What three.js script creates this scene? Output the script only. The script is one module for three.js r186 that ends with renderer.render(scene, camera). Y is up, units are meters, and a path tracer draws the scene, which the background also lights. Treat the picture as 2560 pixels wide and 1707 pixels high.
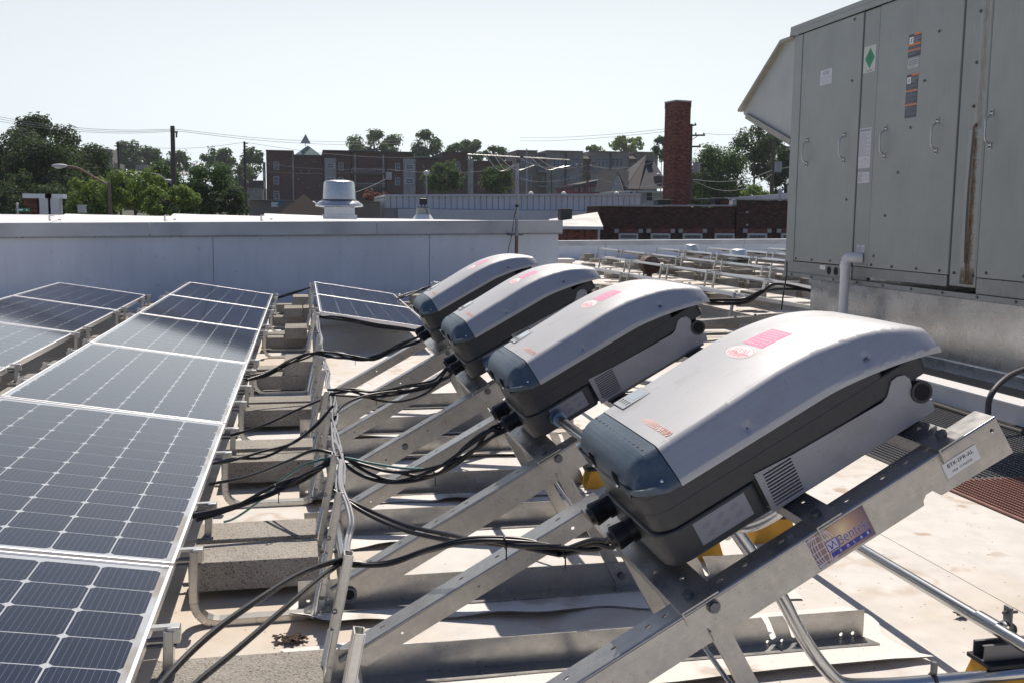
import * as THREE from 'three';
import { mergeGeometries, toCreasedNormals } from 'three/addons/utils/BufferGeometryUtils.js';
import { FontLoader } from 'three/addons/loaders/FontLoader.js';
import { TextGeometry } from 'three/addons/geometries/TextGeometry.js';
import { RoundedBoxGeometry } from 'three/addons/geometries/RoundedBoxGeometry.js';

// ---------------------------------------------------------------- camera, sky, sun, exposure
const scene = new THREE.Scene();
const EYE = new THREE.Vector3(0, 1.2, 0), YAW = .2044, PITCH = .1228, ROLL = .010, FOCAL = 2528.4;   // focal length in pixels of a 2560 x 1707 frame
const camera = new THREE.PerspectiveCamera(37.31, 2560 / 1707, .05, 2500);
const FWD = new THREE.Vector3(Math.sin(YAW) * Math.cos(PITCH), -Math.sin(PITCH), -Math.cos(YAW) * Math.cos(PITCH));
const SIDE0 = new THREE.Vector3(Math.cos(YAW), 0, Math.sin(YAW)), UP0 = new THREE.Vector3().crossVectors(SIDE0, FWD);
const SIDE = SIDE0.clone().multiplyScalar(Math.cos(ROLL)).addScaledVector(UP0, Math.sin(ROLL));
const UP = UP0.clone().multiplyScalar(Math.cos(ROLL)).addScaledVector(SIDE0, -Math.sin(ROLL));
camera.position.copy(EYE);
camera.up.copy(UP);
camera.lookAt(EYE.clone().add(FWD));
camera.updateMatrixWorld();

const SUN = new THREE.Vector3(.15, 1, -.74).normalize();
function clamp(x, a = 0, b = 1) { return Math.min(b, Math.max(a, x)); }
function smooth(a, b, x) { const t = clamp((x - a) / (b - a)); return t * t * (3 - 2 * t); }
function mixc(a, b, t) { return a.map((v, i) => v + (b[i] - v) * t); }
function rng(seed) { let s = seed >>> 0; return () => { s = (s + 0x6D2B79F5) | 0; let t = Math.imul(s ^ (s >>> 15), 1 | s); t = (t + Math.imul(t ^ (t >>> 7), 61 | t)) ^ t; return ((t ^ (t >>> 14)) >>> 0) / 4294967296; }; }
function hash(x, y, s) { let h = Math.imul(x | 0, 374761393) + Math.imul(y | 0, 668265263) + Math.imul(s | 0, 144665); h = Math.imul(h ^ (h >>> 13), 1274126177); return ((h ^ (h >>> 16)) >>> 0) / 4294967296; }
function vnoise(x, y, per, s = 0) {          // value noise that repeats every per cells
  const xi = Math.floor(x), yi = Math.floor(y), fx = x - xi, fy = y - yi, u = fx * fx * (3 - 2 * fx), v = fy * fy * (3 - 2 * fy);
  const m = (n) => ((n % per) + per) % per, g = (a, b) => hash(m(a), m(b), s);
  return (g(xi, yi) * (1 - u) + g(xi + 1, yi) * u) * (1 - v) + (g(xi, yi + 1) * (1 - u) + g(xi + 1, yi + 1) * u) * v;
}
function fbm(u, v, cells, oct = 4, s = 0) { let a = 0, w = .5, t = 0; for (let o = 0; o < oct; o++) { a += w * vnoise(u * cells, v * cells, cells, s + o * 17); t += w; w *= .5; cells *= 2; } return a / t; }

{ // sky: a hazy white summer sky towards the sun, deep blue overhead and behind
  const w = 1024, h = 512, d = new Float32Array(w * h * 4);
  for (let j = 0; j < h; j++) for (let i = 0; i < w; i++) {
    const az = ((i + .5) / w - .5) * 2 * Math.PI, el = ((j + .5) / h - .5) * Math.PI;
    const x = Math.cos(az) * Math.cos(el), y = Math.sin(el), z = Math.sin(az) * Math.cos(el);
    const mu = clamp(x * SUN.x + y * SUN.y + z * SUN.z, -1, 1), e = Math.max(0, y);
    const air = .35 * Math.exp(-e * 3.4) + .65 * Math.exp(-Math.pow(e / .33, 2));                                    // thickness of the haze
    let c = mixc([.028, .075, .23], [.16, .26, .44], air);
    const glow = Math.pow(.5 + .5 * mu, 3.6);
    c = c.map((v, k) => v + [1.80, 1.75, 1.44][k] * glow * (.06 + .98 * air));
    c = c.map((v, k) => v + [.8, .76, .7][k] * Math.pow(Math.max(0, mu), 48));
    const n = fbm(i / w, j / h * .5, 8, 5, 3), st = fbm(i / w, j / h * 4, 16, 4, 9);  // thin streaks of high cloud
    const cl = smooth(.52, .74, n * .6 + st * .4) * smooth(.06, .16, y) * .5;
    c = c.map((v, k) => v + ([.98, .99, 1][k] - v) * cl * .35);
    if (y < 0) c = mixc(c, [.30, .30, .28], smooth(0, .12, -y));
    const o = (j * w + i) * 4; d[o] = c[0]; d[o + 1] = c[1]; d[o + 2] = c[2]; d[o + 3] = 1;
  }
  const t = new THREE.DataTexture(d, w, h, THREE.RGBAFormat, THREE.FloatType);
  t.mapping = THREE.EquirectangularReflectionMapping; t.magFilter = t.minFilter = THREE.LinearFilter; t.wrapS = THREE.RepeatWrapping; t.needsUpdate = true;
  scene.background = t; scene.environment = t;
}
const sun = new THREE.DirectionalLight(0xfff4e6, 4.9);
sun.position.copy(SUN).multiplyScalar(120); sun.target.position.set(0, 0, -14);
sun.castShadow = true; sun.shadow.mapSize.set(4096, 4096);
Object.assign(sun.shadow.camera, { left: -40, right: 40, top: 40, bottom: -40, near: 1, far: 320 });
scene.add(sun, sun.target);

const renderer = new THREE.WebGLRenderer({ antialias: true });
renderer.setSize(1024, 682);
renderer.toneMapping = THREE.LinearToneMapping;
renderer.toneMappingExposure = 1.0;
renderer.shadowMap.enabled = true;

// ---------------------------------------------------------------- helpers
const V = (x, y, z) => new THREE.Vector3(x, y, z);
function at(px, py, z) {                       // the point at depth z seen at a pixel of the 2560 x 1707 frame: used to survey far things
  const d = FWD.clone().addScaledVector(SIDE, (px - 1280) / FOCAL).addScaledVector(UP, -(py - 853.5) / FOCAL);
  return d.multiplyScalar(z / d.z).add(EYE);
}
const taken = new Map();
function numbered(n) { const k = taken.get(n) || 0; taken.set(n, k + 1); return k ? n + '_' + String(k).padStart(3, '0') : n; }
function tag(o, label, category, group, kind) { if (label) o.userData.label = label; if (category) o.userData.category = category; if (group) o.userData.group = group; if (kind) o.userData.kind = kind; return o; }
function thing(name, label, category, pos = [0, 0, 0], group, turn = 0) {
  const o = new THREE.Group(); o.name = numbered(name); o.position.set(...pos); o.rotation.y = turn; scene.add(o); return tag(o, label, category, group);
}
function part(name, geo, mat, parent, pos) {
  const m = new THREE.Mesh(geo, mat); m.name = name; m.castShadow = m.receiveShadow = true; if (pos) m.position.set(...pos); parent.add(m); return m;
}
function solo(name, geo, mat, label, category, pos, group) {        // a thing that is one mesh
  const m = new THREE.Mesh(geo, mat); m.name = numbered(name); m.castShadow = m.receiveShadow = true; if (pos) m.position.set(...pos); scene.add(m); return tag(m, label, category, group);
}
function struct(name, geo, mat, pos) { const m = solo(name, geo, mat, null, null, pos); m.userData.kind = 'structure'; return m; }
function copy(o, pos, label, turn) { const c = o.clone(); c.name = numbered(o.name.replace(/_\d{3}$/, '')); c.userData = { ...o.userData }; if (label) c.userData.label = label; if (pos) c.position.set(...pos); if (turn !== undefined) c.rotation.y = turn; scene.add(c); return c; }
const ORD = ['first', 'second', 'third', 'fourth', 'fifth', 'sixth', 'seventh', 'eighth', 'ninth', 'tenth', 'eleventh', 'twelfth', 'thirteenth', 'fourteenth', 'fifteenth', 'sixteenth', 'seventeenth', 'eighteenth', 'nineteenth', 'twentieth'];

function uvm(g, s = 1) {                       // box-projected uv in metres (times s)
  if (g.index) g = g.toNonIndexed();
  const p = g.attributes.position, n = p.count, uv = new Float32Array(n * 2), a = V(), b = V(), c = V();
  for (let i = 0; i < n; i += 3) {
    a.fromBufferAttribute(p, i); b.fromBufferAttribute(p, i + 1).sub(a); c.fromBufferAttribute(p, i + 2).sub(a); b.cross(c);
    const x = Math.abs(b.x), y = Math.abs(b.y), z = Math.abs(b.z);
    for (let k = 0; k < 3; k++) { const j = i + k, X = p.getX(j), Y = p.getY(j), Z = p.getZ(j); const q = y >= x && y >= z ? [X, -Z] : x >= z ? [-Z, Y] : [X, Y]; uv[2 * j] = q[0] * s; uv[2 * j + 1] = q[1] * s; }
  }
  g.setAttribute('uv', new THREE.BufferAttribute(uv, 2)); return g;
}
function move(g, x = 0, y = 0, z = 0) { return g.translate(x, y, z); }
function box(w, h, d, x = 0, y = 0, z = 0, bev = 0) { const g = bev ? new RoundedBoxGeometry(w, h, d, 1, bev) : new THREE.BoxGeometry(w, h, d); return uvm(move(g, x, y, z)); }
function span(x0, x1, y0, y1, z0, z1, bev = 0) { return box(Math.abs(x1 - x0), Math.abs(y1 - y0), Math.abs(z1 - z0), (x0 + x1) / 2, (y0 + y1) / 2, (z0 + z1) / 2, bev); }
function join(...gs) { gs = gs.flat().filter(Boolean).map((g) => { const q = g.index ? g.toNonIndexed() : g.clone(); for (const k of Object.keys(q.attributes)) if (!['position', 'normal', 'uv'].includes(k)) q.deleteAttribute(k); return q; }); return gs.length === 1 ? gs[0] : mergeGeometries(gs); }
function tube(pts, r, seg = 24, rad = 8, closed = false) { const c = new THREE.CatmullRomCurve3(pts.map((p) => Array.isArray(p) ? V(...p) : p), closed, 'centripetal'); return new THREE.TubeGeometry(c, seg, r, rad, closed); }
function rod(a, b, r, n = 10, r2 = r) {       // cylinder between two points
  a = Array.isArray(a) ? V(...a) : a; b = Array.isArray(b) ? V(...b) : b; const d = b.clone().sub(a), L = d.length();
  const g = new THREE.CylinderGeometry(r2, r, L, n); g.applyQuaternion(new THREE.Quaternion().setFromUnitVectors(V(0, 1, 0), d.normalize())); return move(g, (a.x + b.x) / 2, (a.y + b.y) / 2, (a.z + b.z) / 2);
}
function bar(a, b, w, h) {                     // rectangular bar between two points: w across, h deep
  a = Array.isArray(a) ? V(...a) : a; b = Array.isArray(b) ? V(...b) : b; const d = b.clone().sub(a), L = d.length(); d.normalize();
  const s = V().crossVectors(d, Math.abs(d.y) > .99 ? V(0, 0, 1) : V(0, 1, 0)).normalize(), t = V().crossVectors(d, s).normalize();
  const g = uvm(new THREE.BoxGeometry(w, h, L)); g.applyMatrix4(new THREE.Matrix4().makeBasis(s, t, d.clone())); return move(g, (a.x + b.x) / 2, (a.y + b.y) / 2, (a.z + b.z) / 2);
}
function plate(pts, depth, holes = [], bev = 0) {     // polygon in xy extruded towards +z
  const s = new THREE.Shape(pts.map(([x, y]) => new THREE.Vector2(x, y)));
  for (const h of holes) s.holes.push(h);
  return uvm(new THREE.ExtrudeGeometry(s, { depth, bevelEnabled: bev > 0, bevelSize: bev, bevelThickness: bev, bevelSegments: 1, curveSegments: 6 }));
}
function oval(x, y, rx, ry = rx, rot = 0, n = 10) { const p = new THREE.Path(); for (let i = 0; i < n; i++) { const a = -i / n * 2 * Math.PI, X = rx * Math.cos(a), Y = ry * Math.sin(a), q = [x + X * Math.cos(rot) - Y * Math.sin(rot), y + X * Math.sin(rot) + Y * Math.cos(rot)]; i ? p.lineTo(...q) : p.moveTo(...q); } p.closePath(); return p; }
function slotPath(pts) { const p = new THREE.Path(); pts.forEach(([x, y], i) => i ? p.lineTo(x, y) : p.moveTo(x, y)); p.closePath(); return p; }
function lathe(pts, n = 20) { return new THREE.LatheGeometry(pts.map(([r, y]) => new THREE.Vector2(r, y)), n); }
function loft(rings, cap = true) {             // rings of equal length, each an array of Vector3
  const n = rings[0].length, pos = [], idx = [];
  for (const r of rings) for (const p of r) pos.push(p.x, p.y, p.z);
  for (let i = 0; i + 1 < rings.length; i++) for (let k = 0; k < n; k++) { const a = i * n + k, b = i * n + (k + 1) % n, c = a + n, d = b + n; idx.push(a, b, c, b, d, c); }
  if (cap) for (const [r, flip] of [[0, 1], [rings.length - 1, 0]]) { const o = r * n, c = rings[r].reduce((s, p) => s.add(p), V()).multiplyScalar(1 / n); pos.push(c.x, c.y, c.z); const ci = pos.length / 3 - 1; for (let k = 0; k < n; k++) { const a = o + k, b = o + (k + 1) % n; flip ? idx.push(ci, b, a) : idx.push(ci, a, b); } }
  let vol = 0; const q = (i) => V(pos[3 * i], pos[3 * i + 1], pos[3 * i + 2]); for (let i = 0; i < idx.length; i += 3) vol += q(idx[i]).dot(q(idx[i + 1]).cross(q(idx[i + 2])));
  if (vol < 0) for (let i = 0; i < idx.length; i += 3) [idx[i], idx[i + 1]] = [idx[i + 1], idx[i]];
  const g = new THREE.BufferGeometry(); g.setAttribute('position', new THREE.Float32BufferAttribute(pos, 3)); g.setIndex(idx); g.computeVertexNormals(); return g;
}

// ---------------------------------------------------------------- textures and materials
function tex(w, h, f, srgb = true, wrap = true) {           // f(u, v) -> [r, g, b] in 0..1
  const d = new Uint8Array(w * h * 4);
  for (let j = 0; j < h; j++) for (let i = 0; i < w; i++) { const c = f((i + .5) / w, (j + .5) / h, i, j), o = (j * w + i) * 4; for (let k = 0; k < 3; k++) d[o + k] = clamp(Array.isArray(c) ? c[k] : c) * 255; d[o + 3] = 255; }
  const t = new THREE.DataTexture(d, w, h); t.magFilter = THREE.LinearFilter; t.minFilter = THREE.LinearMipmapLinearFilter; t.generateMipmaps = true; if (srgb) t.colorSpace = THREE.SRGBColorSpace;
  if (wrap) t.wrapS = t.wrapT = THREE.RepeatWrapping; t.needsUpdate = true; return t;
}
function rep(t, m) { const c = t.clone(); c.repeat.set(1 / m, 1 / m); c.needsUpdate = true; return c; }   // m: metres the texture covers
function std(color, rough = .6, metal = 0, extra = {}) { const c = Array.isArray(color) ? new THREE.Color().setRGB(...color) : new THREE.Color(color); return new THREE.MeshStandardMaterial({ color: c, roughness: rough, metalness: metal, ...extra }); }
function phys(color, rough, metal, extra) { const c = Array.isArray(color) ? new THREE.Color().setRGB(...color) : new THREE.Color(color); return new THREE.MeshPhysicalMaterial({ color: c, roughness: rough, metalness: metal, ...extra }); }
function canvasTex(w, h, draw) { const c = document.createElement('canvas'); c.width = w; c.height = h; const x = c.getContext('2d'); draw(x, w, h); const t = new THREE.CanvasTexture(c); t.colorSpace = THREE.SRGBColorSpace; t.magFilter = THREE.LinearFilter; return t; }

const grainT = tex(256, 256, (u, v, i, j) => { const n = .55 * fbm(u, v, 16, 4, 1) + .45 * hash(i, j, 2); const k = .78 + .3 * n; return [k, k, k]; });
const blotchT = tex(256, 256, (u, v, i, j) => { const n = fbm(u, v, 5, 5, 11), f = hash(i, j, 5); const k = .80 + .26 * n + .05 * f; return [k, k, k * .995]; });
const galvT = tex(512, 512, (u, v, i, j) => {             // galvanised sheet: spangle, faint rolling lines, white and dark flecks
  const a = fbm(u, v, 40, 2, 21), b = fbm(u, v, 6, 4, 23), l = vnoise(u * 3, v * 220, 220, 25), s = hash(i >> 1, j >> 1, 27); let k = .86 + .08 * a + .07 * (b - .5) + .03 * l;
  if (s > .9965) k += .18; if (s < .006) k -= .22; return [k, k, k * .99]; });
const galvR = tex(256, 256, (u, v) => { const k = .55 + .45 * fbm(u, v, 10, 4, 31); return [k, k, k]; }, false);
const concT = tex(512, 512, (u, v, i, j) => {             // pressed concrete: sandy grain with pits
  const n = fbm(u, v, 6, 5, 41), f = hash(i, j, 43), g = hash(i >> 1, j >> 1, 47); let k = .76 + .22 * n + .2 * (f - .5) + .14 * (g - .5); if (g < .04) k -= .28; if (f > .98) k += .2; return [k, k * .975, k * .93]; });
const concB = tex(512, 512, (u, v, i, j) => { const k = .4 * hash(i >> 1, j >> 1, 51) + .3 * hash(i, j, 53) + .3 * fbm(u, v, 12, 3, 55); return [k, k, k]; }, false);
const memT = tex(2048, 2048, (u, v, i, j) => {            // single-ply roof membrane: warm white, brown silt stains with tide lines, scuffs and specks
  const a = fbm(u, v, 4, 6, 61), b = fbm(u, v, 9, 5, 67), st = fbm(u, v * .5, 14, 5, 71), fine = fbm(u, v, 90, 3, 73), f = hash(i >> 1, j >> 1, 79);
  const silt = smooth(.53, .76, .62 * a + .38 * b) * (.45 + .9 * st), rim = Math.exp(-Math.pow((.62 * a + .38 * b - .56) / .012, 2)) * smooth(.45, .7, st);
  const scuff = smooth(.70, .82, fbm(u, v, 40, 4, 83)) * smooth(.42, .62, fbm(u, v, 6, 2, 85));
  let c = [.915, .90, .88]; const g = .955 + .09 * (fine - .5) + .025 * (f - .5); c = c.map((x) => x * g);
  c = mixc(c, [.76, .65, .52], clamp(silt * .5)); c = mixc(c, [.62, .47, .33], clamp(rim * .35)); c = mixc(c, [.64, .51, .39], clamp(scuff * .55));
  if (f > .9988) c = mixc(c, [.28, .2, .14], .7);
  return c; });
const memB = tex(512, 512, (u, v) => { const k = .7 * fbm(u, v, 6, 4, 91) + .3 * fbm(u, v, 60, 2, 93); return [k, k, k]; }, false);
const padT = tex(512, 512, (u, v, i, j) => { const a = fbm(u, v, 5, 5, 95), f = hash(i, j, 96); let c = [.90, .89, .875].map((x) => x * (.95 + .1 * a)); c = mixc(c, [.60, .52, .44], .5 * smooth(.58, .78, fbm(u, v, 7, 5, 97))); if (f > .9985) c = [.35, .3, .26]; return c; });
const paintT = tex(512, 512, (u, v, i, j) => { const a = fbm(u, v, 5, 5, 101), s = vnoise(u * 180, v * 4, 180, 103), f = hash(i, j, 105); const k = .93 + .09 * (a - .5) + .03 * (s - .5) + .02 * (f - .5); return [k, k, k]; });
const coverT = tex(512, 512, (u, v, i, j) => { const n = fbm(u, v, 5, 5, 107), d = smooth(.60, .78, fbm(u, v, 9, 5, 106)); let k = .955 + .03 * (n - .5) + .03 * (hash(i, j, 108) - .5) + .025 * (vnoise(u * 4, v * 256, 256, 109) - .5); if (hash(i >> 1, j >> 1, 104) > .9985) k -= .18; return mixc([k, k, k], [.86, .845, .82], .35 * d); });
const dirtT = tex(512, 512, (u, v, i, j) => {             // weathered sheet metal with runs of dirt
  const a = fbm(u, v, 4, 5, 111), s = fbm(u, v * .25, 48, 4, 113), d = smooth(.55, .8, .5 * a + .5 * s); let k = .86 + .14 * (a - .5) + .08 * (s - .5); const c = [k, k * .985, k * .95]; return mixc(c, [.36, .34, .31], d * .55); });
const wallT = tex(1024, 1024, (u, v) => { const a = fbm(u, v, 3, 6, 121), s = fbm(u, v * .3, 30, 4, 123), sp = smooth(.78, .84, fbm(u, v, 60, 3, 125)); const dr = smooth(.60, .80, fbm(u, v * .12, 60, 4, 127)); let k = .955 + .09 * (a - .5) + .05 * (s - .5) - .07 * sp; return mixc([k, k, k], [.72, .71, .68], .1 * dr); });

const M = {
  roof: std([.85, .855, .855], .62, 0, { map: rep(memT, 5.2), bumpMap: rep(memB, 2.6), bumpScale: .006 }),
  pad: std([.92, .915, .90], .58, 0, { map: rep(padT, 1.1) }),
  galv: std([.50, .49, .48], .40, .8, { map: rep(galvT, .5), roughnessMap: rep(galvR, .35) }),
    alu: std([.72, .72, .71], .34, 1, { map: rep(galvT, .4) }),
  aluFrame: std([.80, .80, .80], .40, .75),
  steelPipe: std([.66, .67, .69], .26, 1, { map: rep(galvT, .6) }),
  conc: std([.42, .41, .395], .95, 0, { map: rep(concT, 1.0), bumpMap: rep(concB, 1.0), bumpScale: .006 }),
  black: std([.010, .010, .011], .34), rubber: std([.022, .022, .024], .7), bolt: std([.16, .165, .18], .45, .8), chrome: std([.8, .8, .8], .15, 1),
  greyWire: std([.27, .275, .29], .45), greenWire: std([.05, .17, .16], .4),
  cover: phys([.50, .51, .53], .58, .55, { map: rep(coverT, .6) }),
  cap: phys([.072, .110, .150], .42, 0, { map: rep(grainT, .14), bumpMap: rep(grainT, .05), bumpScale: .0004 }),
  body: phys([.042, .045, .050], .42, .05, { map: rep(grainT, .14) }),
  sidePlate: std([.36, .365, .385], .5, .4, { map: rep(coverT, .5) }),
  slot: std([.006, .006, .007], .8), plateGrey: std([.47, .475, .49], .5),
  yellow: std([.66, .34, .035], .7, 0, { map: rep(blotchT, .2) }),
  hvac: std([.36, .385, .365], .48, .15, { map: rep(paintT, 1.3) }), hvacRail: std([.40, .43, .46], .45, .5, { map: rep(dirtT, .9) }), hvacHood: std([.50, .525, .50], .5, .1, { map: rep(paintT, 1.2) }),
  curb: std([.66, .665, .66], .36, .85, { map: rep(blotchT, 1.7), roughnessMap: rep(galvR, .8) }), gap: std([.03, .032, .032], .8), pvc: std([.74, .74, .75], .4),
  white: std([.66, .72, .79], .55, 0, { map: rep(wallT, 3.5) }), coping: std([.50, .53, .55], .42, .2, { map: rep(blotchT, 2) }), whiteMetal: std([.78, .79, .80], .45, .1, { map: rep(paintT, 1) }),
  spun: std([.72, .73, .74], .33, 1, { map: rep(galvT, .7) }),
};
const dummyUv = (g) => uvm(g);
// ---------------------------------------------------------------- the near roof
scene.fog = new THREE.FogExp2(0xe8eef4, .0003);       // thin summer haze over the town
{
  const g = uvm(new THREE.PlaneGeometry(60, 62, 60, 62).rotateX(-Math.PI / 2).translate(6, 0, -8)); struct('roof', g, M.roof);
  // lapped seams of the membrane rolls: thin raised strips
  for (const [x, z0, z1] of [[1.62 + .62, 2, -13], [-2.1, 2, -14], [4.32, 2, -27]]) { const s = struct('roof_seam', span(x - .075, x + .075, 0, .0022, z0, z1), M.roof); s.name = numbered('roof_seam'); }
  const far = struct('ground', (() => {        // town ground: flat by the building, rising to the far hillside
    const p = new THREE.PlaneGeometry(1800, 1500, 60, 100).rotateX(-Math.PI / 2).translate(0, 0, -650), a = p.attributes.position;
    for (let i = 0; i < a.count; i++) { const z = a.getZ(i); a.setY(i, -6 + 7.2 * smooth(-45, -190, z) + 9 * smooth(-190, -420, z) + 1.2 * vnoise(a.getX(i) / 60 + 50, z / 60 + 50, 999, 4)); }
    p.computeVertexNormals(); return uvm(p); })(), std([.10, .105, .07], 1, 0, { map: rep(blotchT, 30) }));
}
function groundY(z) { return -6 + 7.2 * smooth(-45, -190, z) + 9 * smooth(-190, -420, z); }

{ // the taller white block behind the array: wall panels with open joints, coping lengths, low-slope roof
  const z = -13.35, o = thing('white_building', 'white panel-clad building wall with grey metal coping behind the solar array', 'building', [0, 0, z]);
  const xs = [-13, -5.9, -1.114, 1.64, 3.397], topAt = (x) => 1.0573 + (x + 3.59) * .0137;
  for (let i = 0; i + 1 < xs.length; i++) { const a = xs[i] + .003, b = xs[i + 1] - .003; part('wall_panel', plate([[a, -.02], [b, -.02], [b, topAt(b) - .13], [a, topAt(a) - .13]], .06), M.white, o, [0, 0, -.06]); }
  part('backing_wall', plate([[-13, -.02], [3.37, -.02], [3.37, topAt(3.37) - .14], [-13, topAt(-13) - .14]], .1), M.gap, o, [0, 0, -.17]);
  part('side_wall', span(3.29, 3.397, -.02, topAt(3.3) - .13, -.18, -24), M.white, o);
  const cs = [-13, -7.3, -1.87, .95, 3.45];
  for (let i = 0; i + 1 < cs.length; i++) {
    const a = cs[i] + .004, b = cs[i + 1] - .004, y0 = topAt(a), y1 = topAt(b);
    part('coping', join(plate([[a, y0 - .165], [b, y1 - .165], [b, y1], [a, y0]], .018), plate([[a, y0 - .012], [b, y1 - .012], [b, y1 + .002], [a, y0 + .002]], .30).translate(0, 0, -.30)), M.coping, o, [0, 0, .012]);
    part('drip_edge', plate([[a, y0 - .185], [b, y1 - .185], [b, y1 - .165], [a, y0 - .165]], .012), M.hvacRail, o, [0, 0, .02]);
  }
  part('roof_sheet', (() => { const g = new THREE.BufferGeometry(), P = [[-13, topAt(-13) - .02, -.29], [3.397, topAt(3.397) - .02, -.29], [3.397, 1.08, -23.5], [-13, 1.11, -23.5]].map((p) => V(...p)); g.setFromPoints([P[0], P[1], P[2], P[0], P[2], P[3]]); g.computeVertexNormals(); return uvm(g); })(), M.whiteMetal, o);
}
{ // folded sheet-metal ridges lying on that roof near its edge, with end brackets
  const xs = [[-5.9, -3.62], [-3.5, -2.0], [-1.94, -.62], [-.58, .3]];
  xs.forEach(([a, b], i) => {
    const o = thing('roof_ridge', ['low white ridge panel at the far left of the upper roof', 'white ridge panel with brown streaks above the wall, left of the street lamp', 'white ridge panel on the upper roof below the tall wooden pole', 'short white ridge panel on the upper roof nearest the exhaust fan'][i], 'metal ridge', [a * .92, 1.075 + (a + 4) * .011, -14.2], 'ridge panels on the upper roof');
    const L = b - a - .06; part('sheet', (() => { const g = new THREE.BufferGeometry(); g.setFromPoints([V(0, .01, 0), V(L, .01, 0), V(L, .07, -.9), V(0, .01, 0), V(L, .07, -.9), V(0, .095, -.9)]); g.computeVertexNormals(); return uvm(g); })(), std([.80, .80, .80], .5, .1, { map: rep(blotchT, 1.7) }), o);
    for (const q of [box(.02, .07, .04, -.015, .035, -.05), box(.06, .012, .05, .01, .07, -.05), box(.035, .02, .05, .12, .02, .01)]) part('end_bracket', q, M.aluFrame, o);
  });
}
function exhaustFan(name, label, pos, s, group) {   // spun-aluminium mushroom ventilator
  const o = thing(name, label, 'exhaust fan', pos, group);
  part('curb', join(box(.80 * s, .10 * s, .80 * s, 0, .05 * s, 0), box(.70 * s, .18 * s, .70 * s, 0, .19 * s, 0)), M.spun, o);
  part('wind_band', lathe([[.30, .27], [.56, .30], [.575, .315], [.55, .36], [.45, .43], [.36, .455], [.30, .46]].map(([r, y]) => [r * s, y * s]), 28), M.spun, o);
  part('motor_cover', lathe([[.385, .455], [.395, .47], [.365, .86], [.33, .90], [.20, .925], [0, .93]].map(([r, y]) => [r * s, y * s]), 28), M.spun, o);
  part('seam_ring', lathe([[.37, .44], [.415, .445], [.42, .465], [.37, .47]].map(([r, y]) => [r * s, y * s]), 28), M.bolt, o);
  for (let k = 0; k < 6; k++) { const a = k / 6 * 6.283 + .3; part('band_bolt', new THREE.SphereGeometry(.014 * s, 6, 5), M.bolt, o, [Math.cos(a) * .52 * s, .375 * s, Math.sin(a) * .52 * s]); }
  return o;
}
exhaustFan('roof_exhaust_fan', 'large spun aluminium mushroom exhaust fan on the upper white roof', [.86, 1.10, -24.4], .98);
{ // flood light on a sheet-metal box at the upper roof
  const p = at(1057, 541, -21), o = thing('flood_light', 'small black flood light on a grey box on the upper white roof', 'flood light', [p.x, p.y - .06, p.z]);
  part('box', box(.25, .24, .22, 0, .12, 0, .01), M.hvacRail, o); part('lid', box(.27, .02, .24, 0, .25, 0), M.bolt, o); part('base_collar', lathe([[.22, 0], [.19, .04], [.15, .1]], 18), M.whiteMetal, o);
  part('lamp_head', join(box(.16, .13, .09, 0, .36, 0, .015)), M.black, o); for (const x of [-.03, .04]) part('yoke_arm', box(.02, .08, .02, x, .28, 0), M.black, o);
  part('cord', tube([[.03, .24, .12], [.06, .18, .135], [.08, .1, .13], [.07, .06, .12]], .006, 10, 5), M.rubber, o);
}
{ // antenna mast strapped to the white wall
  const b = at(1291, 634, -13.1), t = at(1291, 398, -13.1), o = thing('antenna_mast', 'grey antenna mast with a flat wire antenna strapped to the white wall', 'antenna', [b.x, b.y - .55, b.z]);
  const H = t.y - b.y + .55; part('mast', rod([0, 0, 0], [0, H, 0], .022, 12), std([.34, .36, .39], .5, .4, { map: rep(blotchT, .3) }), o);
  part('mast_foot', rod([0, .45, 0], [0, .78, 0], .0235, 12), std([.20, .12, .075], .8, 0, { map: rep(blotchT, .1) }), o);
  part('wall_strap', join(box(.17, .03, .03, 0, .80, -.01), box(.03, .03, .22, -.07, .80, -.12), box(.03, .03, .22, .07, .80, -.12)), M.bolt, o);
  part('collar', rod([0, H - .62, 0], [0, H - .59, 0], .027, 10), M.rubber, o);
  part('head_box', join(box(.05, .045, .05, 0, H - .03, .02), box(.045, .04, .06, .055, H + .03, 0)), std([.09, .10, .085], .6), o);
  part('boom', rod([-.66, H + .05, 0], [.70, H + .005, .02], .006, 6), M.alu, o);
  for (const [a, c, s] of [[-.42, -.05, -.16], [-.30, -.02, -.15], [.16, .62, -.13], [.25, .70, -.1], [-.26, .22, -.14]]) part('element_wire', tube([[a, H + .035, 0], [(a + c) / 2, H + s, .05], [c, H - .075, .02]], .0035, 12, 4), M.alu, o);
  part('coax_cable', tube([[.0, H - .6, .025], [-.035, H - .72, .03], [-.075, H - 1.0, .03], [-.11, H - 1.16, .02], [-.14, H - 1.42, 0], [-.16, H - 1.6, 0]], .005, 30, 5), M.rubber, o);
}
{ // low parapet round the far end of the roof on the right
  const z = -27.6, o = thing('parapet_wall', 'long low white parapet wall with bright metal coping at the far roof edge', 'parapet', [0, 0, z]), top = (x) => .535 + (x - 7) * .0125;
  const xs = [3.7, 8.4, 12.6, 17, 24]; for (let i = 0; i + 1 < xs.length; i++) { const a = xs[i] + .004, b = xs[i + 1] - .004; part('wall_panel', plate([[a, -.02], [b, -.02], [b, top(b) - .14], [a, top(a) - .14]], .12), M.white, o, [0, 0, -.12]);
    part('coping', plate([[a, top(a) - .14], [b, top(b) - .14], [b, top(b)], [a, top(a)]], .45).translate(0, 0, -.42), M.coping, o, [0, 0, .02]); }
}
exhaustFan('roof_exhaust_fan', 'smaller grey mushroom exhaust fan close to the low far parapet', [10.02, 0.08, -25.2], .48);
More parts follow.
